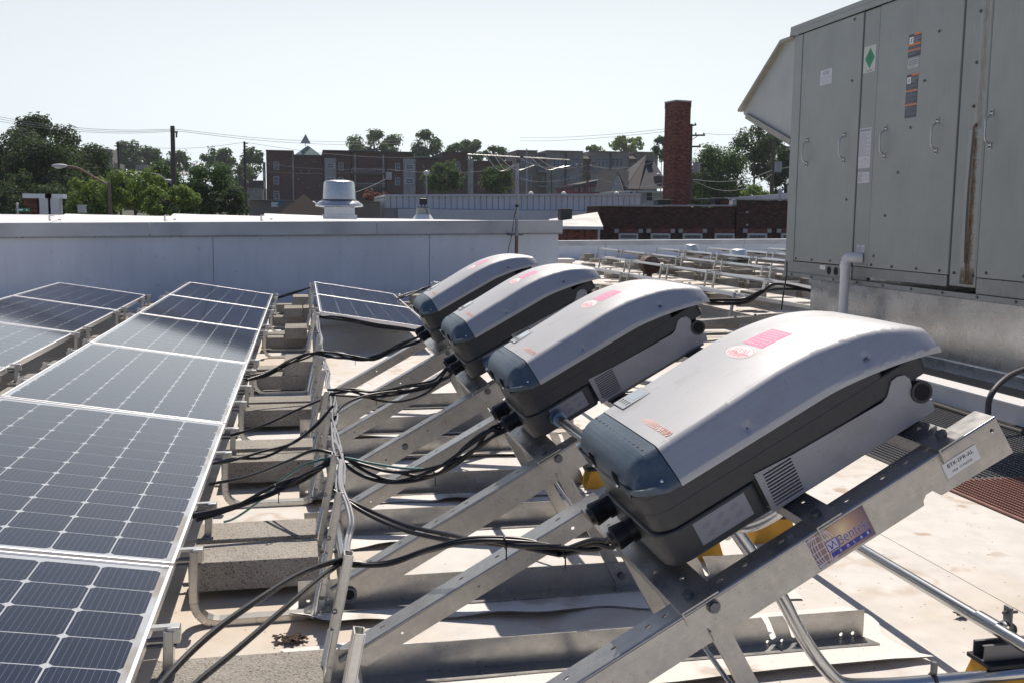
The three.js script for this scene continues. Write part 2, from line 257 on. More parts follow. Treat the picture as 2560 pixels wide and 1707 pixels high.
exhaustFan('roof_exhaust_fan', 'squat grey mushroom exhaust fan among the panel rows, nearer the air handler', [9.55, .05, -21.2], .52);
{ const o = thing('vent_hood', 'rust brown round gooseneck vent between the far panel rows', 'vent', [6.55, 0, -18.6]), rust = std([.155, .10, .085], .75, .1, { map: rep(blotchT, .4) });
  part('hood', rod([0, .30, .14], [.05, .30, -.3], .165, 20), rust, o); part('neck', rod([0, 0, -.1], [0, .25, -.1], .09, 14), rust, o); part('mouth_rim', new THREE.TorusGeometry(.163, .012, 6, 24).translate(0, .30, .145), rust, o); }
{ const o = thing('vent_box', 'small cream louvred vent box beside the corner of the white wall', 'vent', [4.0, 0, -15.6]);
  part('box', box(.34, .50, .30, 0, .25, 0, .01), std([.66, .65, .58], .6), o); part('lid', box(.40, .05, .36, 0, .52, 0, .01), std([.70, .69, .62], .6), o); for (let k = 0; k < 4; k++) part('louvre', box(.28, .012, .012, 0, .12 + k * .09, .155), std([.5, .49, .44], .6), o); }
// ---------------------------------------------------------------- solar panels
const PW = .992, PL = 1.956, TILT = .1579, PITCH_X = 1.48, LOWX = -.368, LOWY = .22, PZ0 = -2.887, PSTEP = 1.978;
const cellT = [0, 1, 2].map((s) => tex(256, 64, (u, v, i, j) => {       // thin printed wires across a dark silicon cell
  const line = (u * 10) % 1, L = Math.abs(line - .5) < .036 ? 1 : 0, dash = L ? (Math.floor(v * 26) % 2 ? .75 : 1) : 0, n = hash(i, j, 201 + s), b = fbm(u, v, 4, 4, 205 + s);
  const f = Math.abs((v * 64) % 1 - .5) < .5 ? 0 : 0; const k = 1 + .25 * (b - .5) + .16 * (n - .5); return mixc([.080 * k, .104 * k, .195 * k], [.66, .70, .76], .55 * dash + f); }));
const cellM = cellT.map((t, i) => phys([1, 1, 1].map((v) => v * (.95 + .05 * i)), 1, 0, { map: t, specularIntensity: 0 }));
const backT = tex(256, 512, (u, v, i, j) => { const n = fbm(u, v, 8, 4, 211), e = smooth(.965, .992, u) * smooth(.3, .7, fbm(u, v, 16, 3, 213)); return mixc([.78 + .05 * n, .80 + .05 * n, .82 + .05 * n], [.55, .47, .37], .55 * e); });
const backM = phys([.82, .82, .82], 1, 0, { map: backT, specularIntensity: 0 });
const glassM = phys([1, 1, 1], .075, 0, { transmission: 1, thickness: 0, ior: 1.66 });
const dustM = std([.62, .56, .47], 1);
const CP = (PW - .050) / 6, RP = (PL - .075) / 12;
const cellG = (() => { const a = CP - .0046, b = RP - .0068, c = .0115, s = [[-a / 2 + c, -b / 2], [a / 2 - c, -b / 2], [a / 2, -b / 2 + c], [a / 2, b / 2 - c], [a / 2 - c, b / 2], [-a / 2 + c, b / 2], [-a / 2, b / 2 - c], [-a / 2, -b / 2 + c]];
  const sh = new THREE.ShapeGeometry(new THREE.Shape(s.map((p) => new THREE.Vector2(...p)))), p = sh.attributes.position, uv = sh.attributes.uv; for (let i = 0; i < p.count; i++) uv.setXY(i, p.getX(i) / a + .5, p.getY(i) / b + .5); return sh.rotateX(-Math.PI / 2); })();
const frameG = (() => { const w = .011, h = .036, r = .0022; return [span(-PW, -PW + w, -h, .002, -PL, 0, r), span(-w, 0, -h, .002, -PL, 0, r), span(-PW + w, -w, -h, .002, -w, 0, r), span(-PW + w, -w, -h, .002, -PL, -PL + w, r)]; })();
const lipG = join(span(-PW + .01, -.01, -.036, -.034, -.03, -.011), span(-PW + .01, -.01, -.036, -.034, -PL + .011, -PL + .03), span(-.03, -.011, -.036, -.034, -PL + .03, -.03));
const paneG = uvm(new THREE.PlaneGeometry(PW - .02, PL - .02).rotateX(-Math.PI / 2).translate(-PW / 2, 0, -PL / 2));
const sheetG = (() => { const g = new THREE.PlaneGeometry(PW - .02, PL - .02).rotateX(-Math.PI / 2).translate(-PW / 2, -.004, -PL / 2); return g; })();
const underG = uvm(new THREE.PlaneGeometry(PW - .02, PL - .02).rotateX(Math.PI / 2).translate(-PW / 2, -.0065, -PL / 2));
function solarPanel(label, group, x, z, cells) {     // origin: near corner of the low right edge
  const o = thing('solar_module', label, 'solar panel', [x, LOWY, z], group); o.rotation.z = -TILT;
  frameG.forEach((g) => part('frame_bar', g, M.aluFrame, o)); part('frame_lip', lipG, M.aluFrame, o);
  part('backsheet', join(sheetG, underG), backM, o); part('glass', paneG, glassM, o);
  if (cells) for (let r = 0; r < 12; r++) for (let c = 0; c < 6; c++) part('solar_cell', cellG, cellM[(r * 5 + c * 3 + Math.floor(-z * 7)) % 3], o, [-PW + .025 + CP * (c + .5), -.0028, -.0375 - RP * (r + .5)]);
  part('junction_box', box(.11, .018, .09, -PW / 2, -.018, -PL + .12), M.black, o);
  return o;
}
const nth = (i) => ORD[i];
for (let k = -1; k < 5; k++) solarPanel(['nearest solar panel, cut by the bottom left corner', 'second solar panel from the camera in the middle column', 'third solar panel from the camera in the middle column', 'fourth solar panel in the middle column, half sky half dark reflection', 'fifth solar panel in the middle column, reflecting the wall', 'farthest solar panel of the middle column, next to the wall'][k + 1], 'solar panels of the middle column', LOWX, PZ0 - PSTEP * k, true);
for (let k = 1; k < 5; k++) solarPanel(['solar panel at the left edge, nearest of the left column', 'bright solar panel at the left edge, second of the left column', 'dark solar panel of the left column, third from the camera', 'farthest solar panel of the left column, next to the wall'][k - 1], 'solar panels of the left column', LOWX - PITCH_X, PZ0 - PSTEP * k, true);
for (let k = 3; k < 5; k++) solarPanel(k === 3 ? 'solar panel with exposed front frame left of the farthest inverter' : 'rear solar panel beyond the short column, against the white wall', 'solar panels of the short column', LOWX + PITCH_X, PZ0 - PSTEP * k + .02, true);
solarPanel('solar panel mostly hidden behind the farthest inverter', 'solar panels behind the inverters', LOWX + 2 * PITCH_X, PZ0 - PSTEP * 4, true);
const rightRows = [[4, -9.95, 4], [5, -12.3, 4], [6, -13.5, 6], [7, -15.2, 5], [8, -15.5, 5], [9, -17, 4], [10, -19, 3]];   // column number, near end, panels
rightRows.forEach(([c, z0, n], i) => { for (let k = 0; k < n; k++) { const o = solarPanel(`${nth(k)} panel from the near end in the ${nth(i)} row of panels seen edge-on`, 'edge-on panel rows behind the air handler', LOWX + PITCH_X * c, z0 - PSTEP * k, false); o.position.y = LOWY + .012 * (c - 2); } });

// ---------------------------------------------------------------- ballast brackets, ballast blocks and panel clamps
function chan(pts, w = .040, h = .020) {                 // bent lipped channel along a path in the xy plane, open side outwards
  const out = []; for (let i = 0; i + 1 < pts.length; i++) { const a = V(pts[i][0], pts[i][1], 0), b = V(pts[i + 1][0], pts[i + 1][1], 0), d = b.clone().sub(a).normalize(), n = V(-d.y, d.x, 0), e = .0012;
    const seg = (off, hh, ww, zc) => { const A = a.clone().addScaledVector(n, off).addScaledVector(d, -e), B = b.clone().addScaledVector(n, off).addScaledVector(d, e); A.z = B.z = zc; const L = A.distanceTo(B), g = uvm(new THREE.BoxGeometry(L, hh, ww)); g.rotateZ(Math.atan2(d.y, d.x)); return move(g, (A.x + B.x) / 2, (A.y + B.y) / 2, zc); };
    out.push(seg(0, .003, w, 0), seg(-h / 2, h, .003, w / 2 - .0015), seg(-h / 2, h, .003, -w / 2 + .0015), seg(-h, .003, .010, w / 2 - .005), seg(-h, .003, .010, -w / 2 + .005)); }
  return join(out);
}
const arcPts = (cx, cy, r, a0, a1, n) => Array.from({ length: n + 1 }, (_, i) => { const a = (a0 + (a1 - a0) * i / n) * Math.PI / 180; return [cx + r * Math.cos(a), cy + r * Math.sin(a)]; });
const shortLegG = chan([[-.312, .225], [-.318, .11]]), baseG = chan([[-.318, .11], [-.317, .075], ...arcPts(-.257, .078, .06, 185, 270, 5), [-.15, .020], [-.01, .020], ...arcPts(-.02, .072, .05, 280, 350, 4)]), tallLegG = chan([[.029, .075], [.034, .11], [.088, .388]]);
const clampG = join(box(.030, .040, .034, -.312, .215, 0, .003), box(.055, .006, .012, -.345, .200, .004), box(.045, .008, .02, -.34, .232, 0)), pinG = join(rod([-.375, .206, .008], [-.30, .206, .008], .006, 8), rod([-.375, .188, .004], [-.305, .188, .004], .005, 8));
const braceTubeG = join(rod([.052, .205, .022], [.012, .022, .055], .008, 8)), topClipG = join(box(.05, .010, .03, .112, .372, 0), rod([.075, .36, 0], [.135, .36, 0], .005, 6)), slipG = uvm(plate([[-.36, -.11], [.02, -.1], [.05, .08], [-.34, .09]], .004).rotateX(-Math.PI / 2));
const bracket0 = (() => { const o = thing('ballast_bracket', 'x', 'mounting bracket', [0, 0, 0], 'ballast brackets between the columns');
  part('short_leg', shortLegG, M.alu, o); part('base_channel', baseG, M.alu, o); part('tall_leg', tallLegG, M.alu, o); part('panel_clamp', clampG, M.alu, o); part('clamp_pin', pinG, M.bolt, o); part('brace_tube', braceTubeG, M.steelPipe, o); part('top_clip', topClipG, M.alu, o);
  for (const [x, y] of [[.062, .25], [.045, .16]]) part('hole_rim', new THREE.TorusGeometry(.0055, .0016, 5, 10).rotateZ(0).translate(x, y, .0215), M.bolt, o);
  return o; })();
const bracketPoor = (() => { const o = new THREE.Group(); o.name = 'ballast_bracket'; part('short_leg', box(.03, .12, .04, -.315, .165, 0), M.alu, o); part('base_channel', span(-.30, .02, .005, .03, -.02, .02), M.alu, o); part('tall_leg', bar([.03, .03, 0], [.088, .388, 0], .04, .022), M.alu, o); part('top_clip', topClipG, M.alu, o); return o; })();
let first = true; const noClip = [];
function putBracket(x, z, label, group, y = 0) { let o; if (first) { o = bracket0; o.position.set(x, y, z); o.userData.label = label; first = false; } else o = copy(bracket0, [x, y, z], label); o.userData.group = group; return o; }
const blockG = uvm(new RoundedBoxGeometry(.397, .094, .19, 1, .004)), rb = rng(77);
const blockM = [0, 1, 2, 3].map((i) => { const m = M.conc.clone(); m.color.multiplyScalar([1, .93, 1.06, .87][i]); m.map = M.conc.map.clone(); m.map.offset.set(i * .27, i * .41); m.map.needsUpdate = true; return m; });
function block(x, y, z, label, group, turn = 0) { const o = solo('ballast_block', blockG, blockM[Math.floor(rb() * 4)], label, 'concrete block', [x, y, z], group); o.rotation.y = turn + (rb() - .5) * .03; return o; }
const sets = [[-1.93, -2.40], [-2.97, -3.45], [-4.20, -4.68], [-5.35, -5.85], [-6.45, -6.90], [-8.65, -9.10], [-10.5, -10.95], [-12.15, -12.6]];
sets.forEach(([a, b], i) => { [a, b].forEach((z, k) => { const o = putBracket(0, z, `${k ? 'rear' : 'front'} bent metal bracket of the ${nth(i)} block set, right of the middle column`, 'brackets between the middle column and the inverters'); if (i < 5) noClip.push(o); }); });
const BX = -.165, BY = .030 + .047;
[[0, -2.365, 'single'], [1, -3.255, 'front'], [1, -3.485, 'rear'], [2, -4.565, 'front'], [2, -4.825, 'rear'], [3, -5.765, 'front'], [3, -6.015, 'rear'], [4, -6.98, 'front'], [4, -7.3, 'rear'], [5, -9.155, 'front'], [5, -9.42, 'rear'], [6, -10.97, 'front'], [7, -12.5, 'front']].forEach(([s, z, w]) => block(BX, BY, z, `${w} grey concrete block of the ${nth(s)} set beside the middle column`, 'ballast blocks beside the middle column'));
[[4, -7.08, -.04, 1, ''], [5, -9.13, -.07, 1, ''], [6, -11.03, -.11, 1, ''], [6, -11.06, .02 - .04 + .11, 1, 'right '], [7, -12.55, -.03, 1, '']].forEach(([s, z, x, l, w], i) => block(x, BY + .0945, z, `concrete block stacked crosswise on the ${nth(s)} block set, ${['half in sun', 'left of the tall leg', 'at its left', 'beside the tall leg', 'near the wall'][i]}`, 'stacked ballast blocks', Math.PI / 2));
sets.slice(2).forEach(([a, b], i) => { [a, b].forEach((z, k) => putBracket(-PITCH_X, z, `${k ? 'rear' : 'front'} bent bracket of the ${nth(i)} block set left of the middle column`, 'brackets between the left and middle columns'));
  block(BX - PITCH_X, BY, (a + b) / 2 - .22, `front concrete block of the ${nth(i)} set left of the middle column`, 'ballast blocks left of the middle column'); block(BX - PITCH_X + .02, BY, (a + b) / 2 - .46, `rear concrete block of the ${nth(i)} set left of the middle column`, 'ballast blocks left of the middle column');
  if (i !== 3) block(-PITCH_X + .05 - .12, BY + .0945, (a + b) / 2 - .3, `concrete block stacked on the ${nth(i)} set left of the middle column`, 'stacked blocks left of the middle column', Math.PI / 2); });
for (const [i, z] of [[0, -8.95], [1, -10.9], [2, -12.5]]) { putBracket(PITCH_X, z, `${nth(i)} bent bracket right of the short panel column behind the inverters`, 'brackets behind the inverters'); block(BX + PITCH_X, BY, z - .16, `${nth(i)} concrete block right of the short panel column`, 'blocks behind the inverters'); if (i) block(BX + PITCH_X + .1, BY + .0945, z - .16, `concrete block stacked on the ${nth(i)} block right of the short column`, 'blocks behind the inverters', Math.PI / 2); }
{ // the edge-on rows on the right: a pair of legs at each joint, blocks between the rows
  let kk = 0; const rr = rng(5);
  rightRows.forEach(([c, z0, n], i) => { const x = PITCH_X * (c - 1), y = .012 * (c - 2); for (let k = 0; k <= n; k++) { const zj = z0 - PSTEP * k;
    for (const [q, d] of [[0, -.16], [1, .16]]) { if (k === 0 && q === 1 || k === n && q === 0) continue; const o = bracketPoor.clone(); o.name = numbered('ballast_bracket'); o.position.set(x, y, zj + d); scene.add(o); tag(o, `${q ? 'near' : 'far'} leg bracket at joint ${nth(k)} of the ${nth(i)} edge-on panel row`, 'mounting bracket', 'leg brackets of the edge-on rows'); }
    block(x + BX, BY + y, zj + .02, `concrete block lying at joint ${nth(k)} under the ${nth(i)} edge-on panel row`, 'blocks of the edge-on rows'); if (rr() < .55) block(x + BX + .04, BY + y + .0945, zj + .04 - .1 * rr(), `concrete block stacked at joint ${nth(k)} under the ${nth(i)} edge-on panel row`, 'blocks of the edge-on rows', rr() < .6 ? Math.PI / 2 : 0);
    if (k < n) block(x + BX, BY + y, zj - 1.0, `concrete block at mid panel ${nth(k)} under the ${nth(i)} edge-on panel row`, 'blocks of the edge-on rows'); } });
}
noClip.forEach((o) => o.remove(...o.children.filter((c) => c.name === 'top_clip')));      // legs that carry no panel end bare
// ---------------------------------------------------------------- inverter racks
const RA = 29.5 * Math.PI / 180, RX = .137, RY = .102, RZ = [-1.79, -3.03, -4.28, -5.53], GAP = .72;
const ru = (u, n) => [RX + u * Math.cos(RA) - n * Math.sin(RA), RY + u * Math.sin(RA) + n * Math.cos(RA)];      // rack slope coordinates to x, y
const lean = (g) => g.rotateZ(RA).translate(RX, RY, 0);
const beamHoles = [.06, .17, .30, .36, .41, .52, .60, .64, .77, .83, .92, 1.00, 1.08, 1.17, 1.23, 1.28, 1.31];
const nearBeamG = (() => {   // upright web with a notch, flange folded back at its top
  const web = plate([[-.078, -.012], [-.005, -.082], [1.211, -.082], [1.214, -.072], [1.224, -.064], [1.240, -.064], [1.254, -.084], [1.434, -.090], [1.429, 0], [-.08, 0]], .0035, [oval(1.411, -.022, .005), oval(.42, -.03, .004), oval(.30, -.055, .004), oval(.20, -.05, .004)]);
  const fl = plate([[-.08, -.062], [1.428, -.062], [1.428, 0], [-.08, 0]], .0035, beamHoles.map((u) => oval(u, -.034, .0075, .0045))).rotateX(Math.PI / 2).translate(0, .0, 0);   // lies in xz, y down .0035
  const fold = new THREE.CylinderGeometry(.0045, .0045, 1.508, 6).rotateZ(Math.PI / 2).translate(.674, -.0035, -.0005);
  return lean(join(web.translate(0, -.002, -.0035), fl, uvm(fold))); })();
const farBeamG = (() => { const web = plate([[-.07, -.012], [-.02, -.052], [1.40, -.052], [1.40, 0], [-.072, 0]], .0035, [oval(.62, -.026, .005), oval(.33, -.026, .004), oval(.10, -.026, .004)]);
  const fl = plate([[-.072, -.074], [1.40, -.074], [1.40, 0], [-.072, 0]], .0035, beamHoles.filter((_, i) => i % 2 === 0 || i > 8).map((u) => oval(u, -.04, .008, .005))).rotateX(Math.PI / 2); return lean(join(web.translate(0, -.002, -.0035), fl, uvm(new THREE.CylinderGeometry(.0045, .0045, 1.472, 6).rotateZ(Math.PI / 2).translate(.664, -.0035, -.0005)))); })();
const footG = (() => { const L = 1.545, notch = (x) => [[x + .012, .082], [x + .024, .060], [x + .040, .020], [x + .030, .014], [x + .022, .018], [x + .006, .060], [x - .008, .082]];
  const up = plate([[0, 0], [L, 0], [L, .082], ...notch(1.30), ...notch(1.235), [0, .082]], .004, [oval(.03, .02, .006), oval(.09, .02, .005), oval(1.248, .010, .005), oval(1.292, .010, .005), oval(1.475, .014, .006), oval(1.512, .015, .006)]);
  const slot = (x) => slotPath([[x, .022], [x + .010, .022], [x + .018, .054], [x + .008, .054]]);
  const out = plate([[0, 0], [1.52, 0], [L, .004], [L + .02, .056], [0, .056]], .004, [oval(.03, .02, .006), oval(1.475, .012, .005), oval(1.515, .012, .005), oval(1.40, .03, .006), slot(1.255), slot(1.32)]).rotateX(Math.PI / 2).translate(0, .004, 0);
  return join(up.translate(0, 0, -.004), out); })();
const legPts = [[.792, .405], [1.004, .028]];
const legG = (() => { const [a, b] = legPts, d = V(b[0] - a[0], b[1] - a[1], 0), L = d.length(), w = plate([[0, -.019], [L, -.019], [L, .019], [0, .019]], .003), f = plate([[0, 0], [L, 0], [L, .022], [0, .022]], .003).rotateX(Math.PI / 2).translate(0, -.019, 0); return join(w.translate(0, 0, 0), f.translate(0, 0, 0)).rotateZ(Math.atan2(d.y, d.x)).translate(a[0], a[1], 0); })();
const strapG = (w, drop) => { const holes = []; for (let k = 0; k < 7; k++) holes.push(oval((k % 2 ? .25 : .62) * w, .12 + .085 * k, .005)); const top = plate([[0, 0], [w, 0], [w, GAP + .02], [0, GAP + .02]], .003, holes).rotateX(-Math.PI / 2).translate(0, 0, .02); return join(top, span(0, .003, -drop, 0, -GAP, .02)); };
const hexG = new THREE.CylinderGeometry(.0115, .0115, .008, 6).rotateX(Math.PI / 2), washerG = new THREE.CylinderGeometry(.014, .014, .0025, 14).rotateX(Math.PI / 2);
function rack(i, label) {
  const z = RZ[i], o = thing('inverter_rack', label, 'metal rack', [0, 0, z], 'inverter racks');
  part('near_beam', nearBeamG, M.galv, o); part('far_beam', farBeamG, M.galv, o, [0, 0, -GAP]);
  part('foot_angle', footG, M.galv, o, [-.03, .008, -.006]); part('foot_angle', footG, M.galv, o, [i ? -.01 : .02, .008, -GAP - .012]);
  part('leg', legG, M.galv, o, [0, 0, -.012]); part('leg', legG, M.galv, o, [0, 0, -GAP - .012]);
  for (const [u, w, n] of [[.665, .085, .004], [.985, .060, .004], [1.285, .062, .004]]) { const m = part('cross_strap', strapG(w, .03), M.galv, o); m.rotation.z = RA; const [x, y] = ru(u, n); m.position.set(x, y, -.012); }
  const [tx, ty] = ru(-.04, -.044); part('cross_tube', rod([tx, ty, -.02], [tx - .01, ty, -GAP + .0], .0165, 14), M.steelPipe, o); part('tube_end', new THREE.TorusGeometry(.019, .0045, 8, 20).translate(tx, ty, .006), M.bolt, o); part('tube_mouth', new THREE.CylinderGeometry(.0155, .0155, .003, 18).rotateX(Math.PI / 2).translate(tx, ty, .0025), M.slot, o);
  const [bx, by] = ru(.72, -.012); part('brace_rod', rod([bx, by, -GAP + .02], [1.0, .035, -.03], .006, 8), M.steelPipe, o);
  for (const [u, n] of [[.729, -.020], [.30, -.045]]) { const [x, y] = ru(u, n), b = part('bolt', join(hexG, washerG.clone().translate(0, 0, -.004)), M.bolt, o, [x, y, .0065]); b.rotation.z = .3; }
  for (const [u, dz] of [[.70, -.034], [1.01, -.034], [1.325, -.034]]) { const [x, y] = ru(u, .012), b = part('bolt', new THREE.CylinderGeometry(.0115, .0115, .010, 6), M.bolt, o, [x, y, dz]); b.rotation.z = RA; }
  part('bolt', hexG, M.bolt, o, [1.0, .045, .002]);
  return o;
}
const rack1 = rack(0, 'nearest galvanised steel rack, with stickers on its sloping beam');
rack(1, 'second galvanised steel rack from the camera, under the second inverter'); rack(2, 'third galvanised steel rack from the camera, under the third inverter'); rack(3, 'farthest galvanised steel rack, under the inverter nearest the wall');
{ // the two stickers on the nearest beam
  const logo = canvasTex(512, 260, (x, w, h) => { const g = x.createRadialGradient(w * .55, h * .3, 10, w * .5, h * .45, w * .55); g.addColorStop(0, '#e9cfa4'); g.addColorStop(.45, '#b08d78'); g.addColorStop(1, '#6a5a66'); x.fillStyle = g; x.fillRect(0, 0, w, h);
    x.strokeStyle = 'rgba(225,222,226,.75)'; x.lineWidth = 7; for (let k = 0; k < 5; k++) { x.beginPath(); x.ellipse(85, 130, 26 + k * 24, 150, 0, 0, 7); x.stroke(); } for (let k = 0; k < 5; k++) { x.beginPath(); x.moveTo(0, 20 + k * 55); x.quadraticCurveTo(90, 8 + k * 55, 175, 30 + k * 52); x.stroke(); }
    x.fillStyle = '#c9bfd0'; x.strokeStyle = '#34408e'; x.lineWidth = 7; x.beginPath(); x.roundRect(120, 100, 96, 84, 12); x.fill(); x.stroke(); x.beginPath(); x.moveTo(134, 120); x.lineTo(160, 168); x.lineTo(178, 116); x.lineTo(200, 168); x.moveTo(150, 172); x.lineTo(150, 138); x.stroke();
    x.fillStyle = '#3a4796'; x.strokeStyle = '#d6cfdc'; x.lineWidth = 3; x.font = '104px sans-serif'; x.strokeText('Bentek', 214, 178, 270); x.fillText('Bentek', 214, 178, 270);
    x.fillStyle = '#2c3a9c'; x.fillRect(130, 196, 354, 40); x.fillStyle = '#d9d4cf'; x.font = 'bold 34px sans-serif'; ['S', 'O', 'L', 'A', 'R'].forEach((c, k) => x.fillText(c, 200 + k * 62, 228)); });
  const tagT = canvasTex(512, 220, (x, w, h) => { x.fillStyle = '#dcdcdc'; x.fillRect(0, 0, w, h); x.fillStyle = '#161616'; x.font = 'bold 76px sans-serif'; x.textAlign = 'center'; x.fillText('BTK-IPR-AL', w / 2, 92, 400); x.font = 'bold 44px sans-serif'; x.fillText('SN#  11160320', w / 2 - 6, 178, 330); });
  const put = (name, t, u0, u1, n0, n1, label) => { const g = new THREE.PlaneGeometry(u1 - u0, n1 - n0), m = part(name, g, std([1, 1, 1], .45, 0, { map: t }), rack1, [...ru((u0 + u1) / 2, (n0 + n1) / 2), .0012]); m.rotation.z = RA; m.userData.label = label; };
  put('logo_sticker', logo, .956, 1.093, -.078, -.008, 'colour sticker with a globe and blue lettering'); put('serial_sticker', tagT, 1.28, 1.364, -.062, -.028, 'white serial number sticker');
}

// ---------------------------------------------------------------- inverters (built in slope coordinates: x along the slope, y off the slope, z across)
const topN = (u) => { const P = [[.70, .279], [.80, .2795], [.98, .2835], [1.08, .2865], [1.14, .286], [1.20, .281], [1.26, .270], [1.32, .2525], [1.38, .2245], [1.436, .189]]; let i = 0; while (i < P.length - 2 && u > P[i + 1][0]) i++; const h = P[i + 1][0] - P[i][0], t = clamp((u - P[i][0]) / h), sl = (k) => k <= 0 ? (P[1][1] - P[0][1]) / (P[1][0] - P[0][0]) : k >= P.length - 1 ? (P[k][1] - P[k - 1][1]) / (P[k][0] - P[k - 1][0]) : (P[k + 1][1] - P[k - 1][1]) / (P[k + 1][0] - P[k - 1][0]), t2 = t * t, t3 = t2 * t;
  return (2 * t3 - 3 * t2 + 1) * P[i][1] + (t3 - 2 * t2 + t) * h * sl(i) + (3 * t2 - 2 * t3) * P[i + 1][1] + (t3 - t2) * h * sl(i + 1); };
const botN = (u) => u < 1.15 ? .196 : .196 - .052 * Math.pow((u - 1.15) / .265, 1.7);
const HT = .193, HB = .233;           // half width at the top and at the lower rim of the cover
const ringOf = (u, nt, nb, ht = HT, hb = HB, r = .012) => {          // cross-section, densely sampled on the flanks so that pockets can be pressed in
  const L = [[ht - r, nt], [ht - .003, nt - r * .28], [ht + .005, nt - r]], P = [[0, nt + .0015], ...L]; const [z0, n0] = L[2], N = 16;
  for (let i = 1; i <= N; i++) { const t = i / N; P.push([z0 + (hb - z0) * t, n0 + (nb + .014 - n0) * t]); } P.push([hb - .0005, nb + .006], [hb - .001, nb]);
  const left = P.slice(1).map(([z, n]) => [-z, n]).reverse(); return [...left, ...P].map(([z, n]) => V(u, n, z)); };
const bowl = (d) => d < 1 ? Math.pow(Math.min(1, (1 - d) * 2.6), 2) : 0;
function press(g, list) {            // push the flank inwards inside small ellipses: [u, n, ru, rn, depth, side]
  const p = g.attributes.position; for (let i = 0; i < p.count; i++) for (const [u, n, a, b, dep, ax] of list) { const X = p.getX(i), Y = p.getY(i), Z = p.getZ(i);
    if (ax === 'z') { if (Math.abs(Z) < .17) continue; const d = Math.hypot((X - u) / a, (Y - n) / b); if (d < 1) p.setZ(i, Z - Math.sign(Z) * dep * clamp((n + b - Y) / (1.6 * b)) * Math.min(1, (1 - d) * 3.2)); } else { if (X > .735) continue; const d = Math.hypot((Z - u) / a, (Y - n) / b); p.setX(i, X + dep * Math.sqrt(bowl(d))); } } }
const coverG = (() => { const us = []; for (let u = .803; u < 1.4315; u += .0045) us.push(u); us.push(1.432); const rings = us.map((u) => ringOf(u - (u > 1.43 ? .002 : 0), topN(u), botN(u), HT, HB - .014 * smooth(1.22, 1.43, u))); rings.push(ringOf(1.4275, topN(1.432) - .006, botN(1.42) + .004, HT - .004, HB - .018));
  const g = loft(rings); press(g, [[.979, .228, .012, .013, .0055, 'z'], [1.272, .219, .012, .013, .0055, 'z']]); return uvm(toCreasedNormals(g, .62)); })();
const capG = (() => { const st = []; for (let i = 0; i <= 34; i++) { const t = i / 34, u = .8005 - .0925 * t, e = clamp((.775 - u) / .067), q = 1 - Math.sqrt(Math.max(0, 1 - e * e)); st.push([u, .062 * q, 1 - .085 * q, .024 * e]); }
  const rings = st.map(([u, dn, k, up]) => ringOf(u, .2795 - dn, .198 + up, (HT - dn * .25) * k, HB * (k - (1 - k) * .4), .016)); const g = loft(rings.reverse()); press(g, [[.762, .240, .030, .017, .006, 'z']]); return uvm(toCreasedNormals(g, .75)); })();
const noseSlotG = new THREE.SphereGeometry(1, 12, 8).scale(.005, .021, .0042);
const roundPlan = (u0, u1, hw, r, r2 = .012) => { const s = new THREE.Shape(); s.moveTo(u0 + r, -hw); s.lineTo(u1 - r2, -hw); s.absarc(u1 - r2, -hw + r2, r2, -Math.PI / 2, 0); s.lineTo(u1, hw - r2); s.absarc(u1 - r2, hw - r2, r2, 0, Math.PI / 2); s.lineTo(u0 + r, hw); s.absarc(u0 + r, hw - r, r, Math.PI / 2, Math.PI); s.lineTo(u0, -hw + r); s.absarc(u0 + r, -hw + r, r, Math.PI, Math.PI * 1.5); return s; };
const slab = (u0, u1, hw, r, n0, n1, bev = .003) => uvm(new THREE.ExtrudeGeometry(roundPlan(u0 + bev, u1 - bev, hw - bev, r), { depth: n1 - n0 - 2 * bev, bevelEnabled: true, bevelSize: bev, bevelThickness: bev, bevelSegments: 2, curveSegments: 8 }).rotateX(-Math.PI / 2).translate(0, n0 + bev, 0));
const upperBodyG = join(slab(.716, 1.394, .2055, .05, .112, .158), slab(.7165, 1.30, .205, .05, .152, .2), slab(.7085, .86, .214, .045, .196, .212, .004)), lowerBodyG = join(slab(.706, .946, .2085, .052, .034, .1105, .004), slab(.94, 1.372, .19, .012, .036, .1125));
const sidePlateG = (() => { const pts = [[.951, .030], [1.366, .030], [1.372, .056], [1.362, .0585], [1.345, .0605], [1.334, .072], [1.3325, .092], [1.343, .107], [1.345, .122], [1.338, .135], [1.322, .141], [1.306, .139], [1.296, .128], [1.284, .115], [1.268, .109], [1.045, .1165], [.951, .1245]], holes = [];
  for (let k = 0; k < 11; k++) { const y = .0385 + k * .0072, x0 = .962 + .0006 * k, x1 = 1.033 + .0004 * k; holes.push(slotPath([[x0, y], [x1, y], [x1, y + .0036], [x0, y + .0036]])); } return plate(pts, .0035, holes); })();
const arcsT = canvasTex(512, 212, (x, w, h) => { x.fillStyle = '#8e8f94'; x.fillRect(0, 0, w, h); x.lineWidth = 3.4; x.strokeStyle = '#67686e'; for (const [cx, cy] of [[110, 80], [250, 72], [390, 66], [110, 132], [250, 126], [395, 120]]) for (let k = 0; k < 4; k++) { x.beginPath(); const up = cy < 100; x.arc(cx, up ? cy + 24 : cy - 14, 22 + k * 10, up ? Math.PI * 1.12 : Math.PI * .1, up ? Math.PI * 1.75 : Math.PI * .72); x.stroke(); } });
const pinkT = canvasTex(512, 330, (x, w, h) => { x.fillStyle = '#e58aa8'; x.fillRect(0, 0, w, h); x.fillStyle = 'rgba(252,222,230,.8)'; const r = rng(8); for (let k = 0; k < 7; k++) { let p = 26; const y = 34 + k * 42; while (p < w - 60) { const L = 12 + r() * 34; if (r() < .82) x.fillRect(p, y, L, k % 2 ? 7 : 10); p += L + 9; } } });
